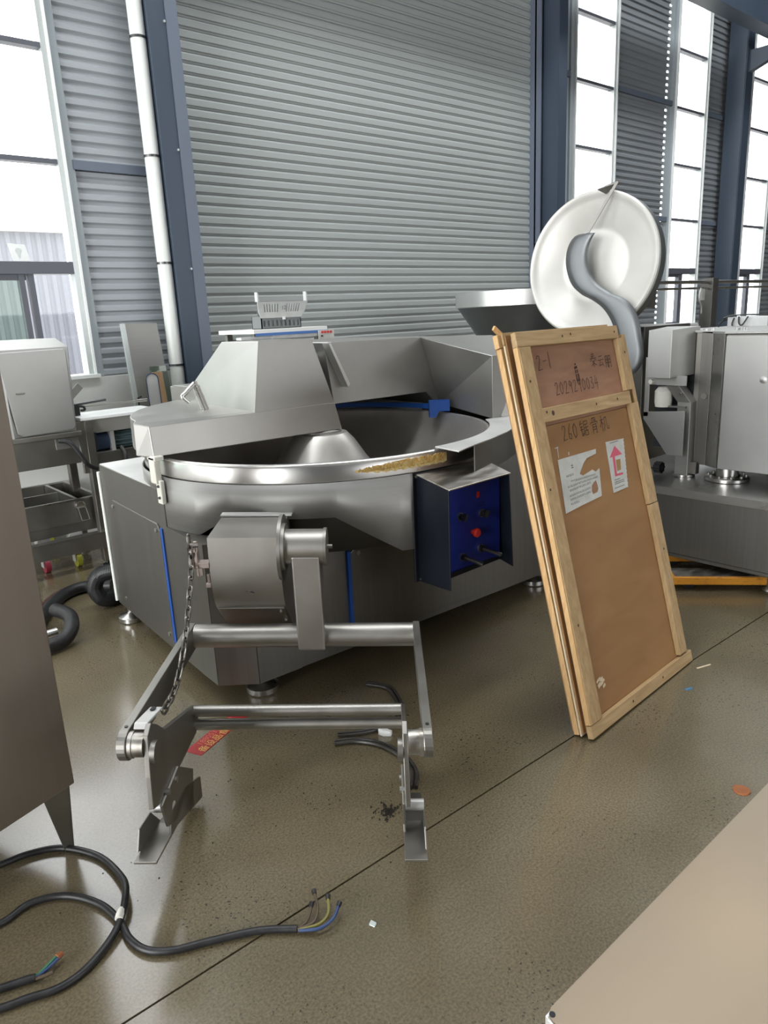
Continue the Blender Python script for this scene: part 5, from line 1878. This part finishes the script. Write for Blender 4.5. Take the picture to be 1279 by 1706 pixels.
for x, y in ((X0 + 0.3, Y1 - 0.12), (X1 - 0.06, Y1 - 0.12), (X0 + 0.3, Y0 + 0.06), (X1 - 0.06, Y0 + 0.06)):
    g = G()
    g.box(x - 0.02, x + 0.02, y - 0.02, y + 0.02, 0, 0.797)
    build('leg', g, steel_d, ft)

# power cable coiled on the floor, cut ends fanned out
cb_ = thing('power_cable', (0.45, 1.7, 0), 'thick black power cable looped on the floor, stripped wires at both ends', 'cable')
R_ = 0.0095
def on_floor(pts, z=R_ + 0.001):
    return [V(x, y, z if len(p_) < 3 else p_[2]) for p_ in pts for x, y in [p_[:2]]]
loop = on_floor([(0.02, 2.10), (0.15, 2.135), (0.277, 2.122), (0.356, 2.11), (0.436, 2.064), (0.500, 1.956), (0.515, 1.83, 0.018), (0.498, 1.735, 0.033), (0.437, 1.648, 0.016), (0.348, 1.590), (0.274, 1.575), (0.205, 1.598), (0.13, 1.625), (-0.02, 1.72), (-0.10, 1.85), (0.02, 1.95), (0.12, 1.92), (0.218, 1.885), (0.298, 1.903), (0.379, 1.861), (0.435, 1.768), (0.452, 1.67), (0.449, 1.595), (0.467, 1.533), (0.516, 1.486), (0.595, 1.448), (0.70, 1.392), (0.775, 1.328)])
g = G()
g.tube(smooth_path(loop, 8), R_, 12)
build('sheath', g, rubber, cb_, smooth=True)
g = G()
g.tube(smooth_path(on_floor([(0.02, 1.72), (0.10, 1.70), (0.164, 1.672), (0.213, 1.655), (0.236, 1.645)]), 6), R_, 12)
build('sheath_end', g, rubber, cb_, smooth=True)
g = G()
g.tube(smooth_path(on_floor([(0.468, 1.688, 0.024), (0.458, 1.676, 0.026), (0.449, 1.664, 0.024)]), 4), 0.0108, 10)
build('binding', g, white_pl, cb_, smooth=True, label='pale binding tape')
for pts, mm in (([(0.775, 1.328), (0.80, 1.325), (0.82, 1.335), (0.832, 1.345)], brown_w), ([(0.775, 1.326), (0.815, 1.312), (0.845, 1.335), (0.865, 1.375)], brown_w),
                ([(0.775, 1.324), (0.82, 1.297), (0.855, 1.302), (0.880, 1.335)], yellow_w), ([(0.775, 1.321), (0.815, 1.285), (0.855, 1.281), (0.885, 1.298)], blue_w)):
    g = G()
    P_ = smooth_path([V(x, y, 0.010 + 0.006 * k) for k, (x, y) in enumerate(pts)], 6)
    g.tube(P_, 0.0042, 8)
    w = build('wire', g, mm, cb_, smooth=True)
    g = G()
    d = (P_[-1] - P_[-2]).normalized()
    g.tube([P_[-1], P_[-1] + d * 0.012], [0.006, 0.0075], 8)
    build('wire_tip', g, black, w, smooth=True)
for pts, mm in (([(0.234, 1.646), (0.262, 1.652), (0.292, 1.662)], green_w), ([(0.234, 1.644), (0.264, 1.645), (0.297, 1.655)], blue_w), ([(0.234, 1.642), (0.255, 1.630), (0.272, 1.622)], brown_w)):
    g = G()
    g.tube(smooth_path([V(x, y, 0.010 + 0.005 * k) for k, (x, y) in enumerate(pts)], 6), 0.0042, 8)
    build('wire', g, mm, cb_, smooth=True)
g = G()
g.tube([(0.292, 1.658, 0.02), (0.306, 1.662, 0.02)], [0.009, 0.006], 8)
build('copper_tip', g, leaf_m, cb_, smooth=True)

# red printed tape stuck to the floor
tp_ = thing('floor_tape', (1.08, 2.31, 0), 'strip of red printed tape stuck to the floor under the lifting frame', 'tape')
TA, TB = V(0.955, 2.253, 0), V(1.245, 2.380, 0)
TX = (TB - TA).normalized()
TY = V(-TX.y, TX.x, 0)
g = G()
g.prism([TA - TY * 0.037, TB - TY * 0.037, TB + TY * 0.037, TA + TY * 0.037], (0, 0, 0.0012))
tape = build('tape', g, tape_red, tp_)
text_mesh('tape_lettering', '备设品食城石', 0.040, TA + TX * 0.018 - TY * 0.031 + V(0, 0, 0.0012), TX, TY, tape_print, tape, 0.0008)
text_mesh('tape_number', '188053302222', 0.034, TA + TX * 0.05 + TY * 0.006 + V(0, 0, 0.0012), TX, TY, tape_print2, tape, 0.0008)

# bent rubber strips and scraps
def strip_(label, pts, r=0.007):
    t = thing('rubber_strip', V(*pts[0][:2], 0), label, 'strip', 'bent strips on the floor')
    P_ = smooth_path([V(x, y, 0.009) for x, y in pts], 8)
    for s in (-1, 1):
        g = G()
        q = []
        for k, p in enumerate(P_):
            d = (P_[min(k + 1, len(P_) - 1)] - P_[max(k - 1, 0)]).normalized()
            q.append(p + V(-d.y, d.x, 0) * s * 0.008)
        g.tube(q, r, 8)
        build('bead', g, textured('grey_rubber', (0.022, 0.020, 0.017), (0.04, 0.037, 0.032), 0.35, 0, (30, 30, 30), 2), t, smooth=True)
strip_('bent dark strip on the floor behind the twin tie tubes, nearest the base', [(1.723, 2.186), (1.760, 2.10), (1.735, 2.02), (1.690, 1.94), (1.66, 1.90)])
strip_('bent dark strip curving toward the right side arm of the lifting frame', [(1.354, 1.930), (1.42, 1.885), (1.467, 1.80), (1.472, 1.69), (1.44, 1.60), (1.38, 1.54)])
strip_('bent dark strip running under the twin tie tubes, white scrap on it', [(1.395, 1.965), (1.475, 1.91), (1.56, 1.885), (1.64, 1.90)], 0.005)
def scrap(name, label, cat, pts, h, m, seed=0):
    g = G()
    random.seed(seed)
    g.loft([V(x, y, 0.0005) for x, y in pts], [V(x + 0.002 * random.random(), y + 0.002 * random.random(), h * (0.6 + 0.8 * random.random())) for x, y in pts])
    o = build(name, g, m, None, loc=(pts[0][0], pts[0][1], 0))
    o['label'] = label
    o['category'] = cat
    return o
scrap('white_scrap', 'crumpled white scrap on the floor below the tie tubes', 'scrap', [(1.515, 1.845), (1.535, 1.825), (1.55, 1.835), (1.54, 1.853), (1.53, 1.872), (1.51, 1.868)], 0.02, white_bright, 1)
scrap('blue_scrap', 'small blue scrap on the floor right of the crate panels', 'scrap', [(2.585, 1.228), (2.615, 1.216), (2.620, 1.226), (2.590, 1.239)], 0.004, blue_scrap, 2)
scrap('clear_scrap', 'small pale square scrap on the floor right of the cable end', 'scrap', [(0.921, 1.218), (0.926, 1.203), (0.938, 1.208), (0.933, 1.223)], 0.004, white_scrap, 3)
scrap('rust_scrap', 'rust-brown round scrap on the floor near the table edge', 'scrap', [(2.112 + 0.026 * math.cos(k * PI / 5), 0.805 + 0.026 * math.sin(k * PI / 5)) for k in range(10)], 0.004, leaf_m, 4)
scrap('wood_splinter', 'thin pale wood splinter at the foot of the crate panel', 'splinter', [(2.79, 1.285), (2.86, 1.262), (2.862, 1.265), (2.792, 1.290)], 0.003, batten_p, 5)
# black dirt heap by the right shoe of the lifting frame
g = G()
random.seed(11)
for k in range(150):
    a, r = random.random() * 2 * PI, abs(random.gauss(0, 0.022))
    x, y = 1.245 + r * math.cos(a) * 1.2, 1.515 + r * math.sin(a)
    s = 0.0015 + 0.003 * random.random()
    g.loft([V(x - s, y - s, 0.0005), V(x + s, y - s, 0.0005), V(x + s * 0.7, y + s, 0.0005)], [V(x - s * 0.4, y - s * 0.3, s * 1.5), V(x + s * 0.4, y - s * 0.3, s * 1.3), V(x, y + s * 0.4, s * 1.4)])
o = build('dirt_heap', g, dirt_m, None, loc=(1.245, 1.515, 0))
o['label'] = 'small heap of black dirt beside the right shoe of the lifting frame'
o['category'] = 'dirt'
o['kind'] = 'stuff'
g = G()
for k in range(260):
    x, y = random.gauss(1.25, 0.28), random.gauss(1.75, 0.25)
    s = 0.0012 + 0.0022 * random.random() ** 2
    g.loft([V(x - s, y - s, 0.0003), V(x + s, y - s * 0.6, 0.0003), V(x + s * 0.5, y + s, 0.0003)], [V(x - s * 0.4, y - s * 0.3, s), V(x + s * 0.4, y - s * 0.3, s), V(x, y + s * 0.4, s)])
o = build('floor_grit', g, dirt_m, None, loc=(1.25, 1.75, 0))
o['label'] = 'dark grit scattered over the concrete inside the lifting frame'
o['category'] = 'grit'
o['kind'] = 'stuff'
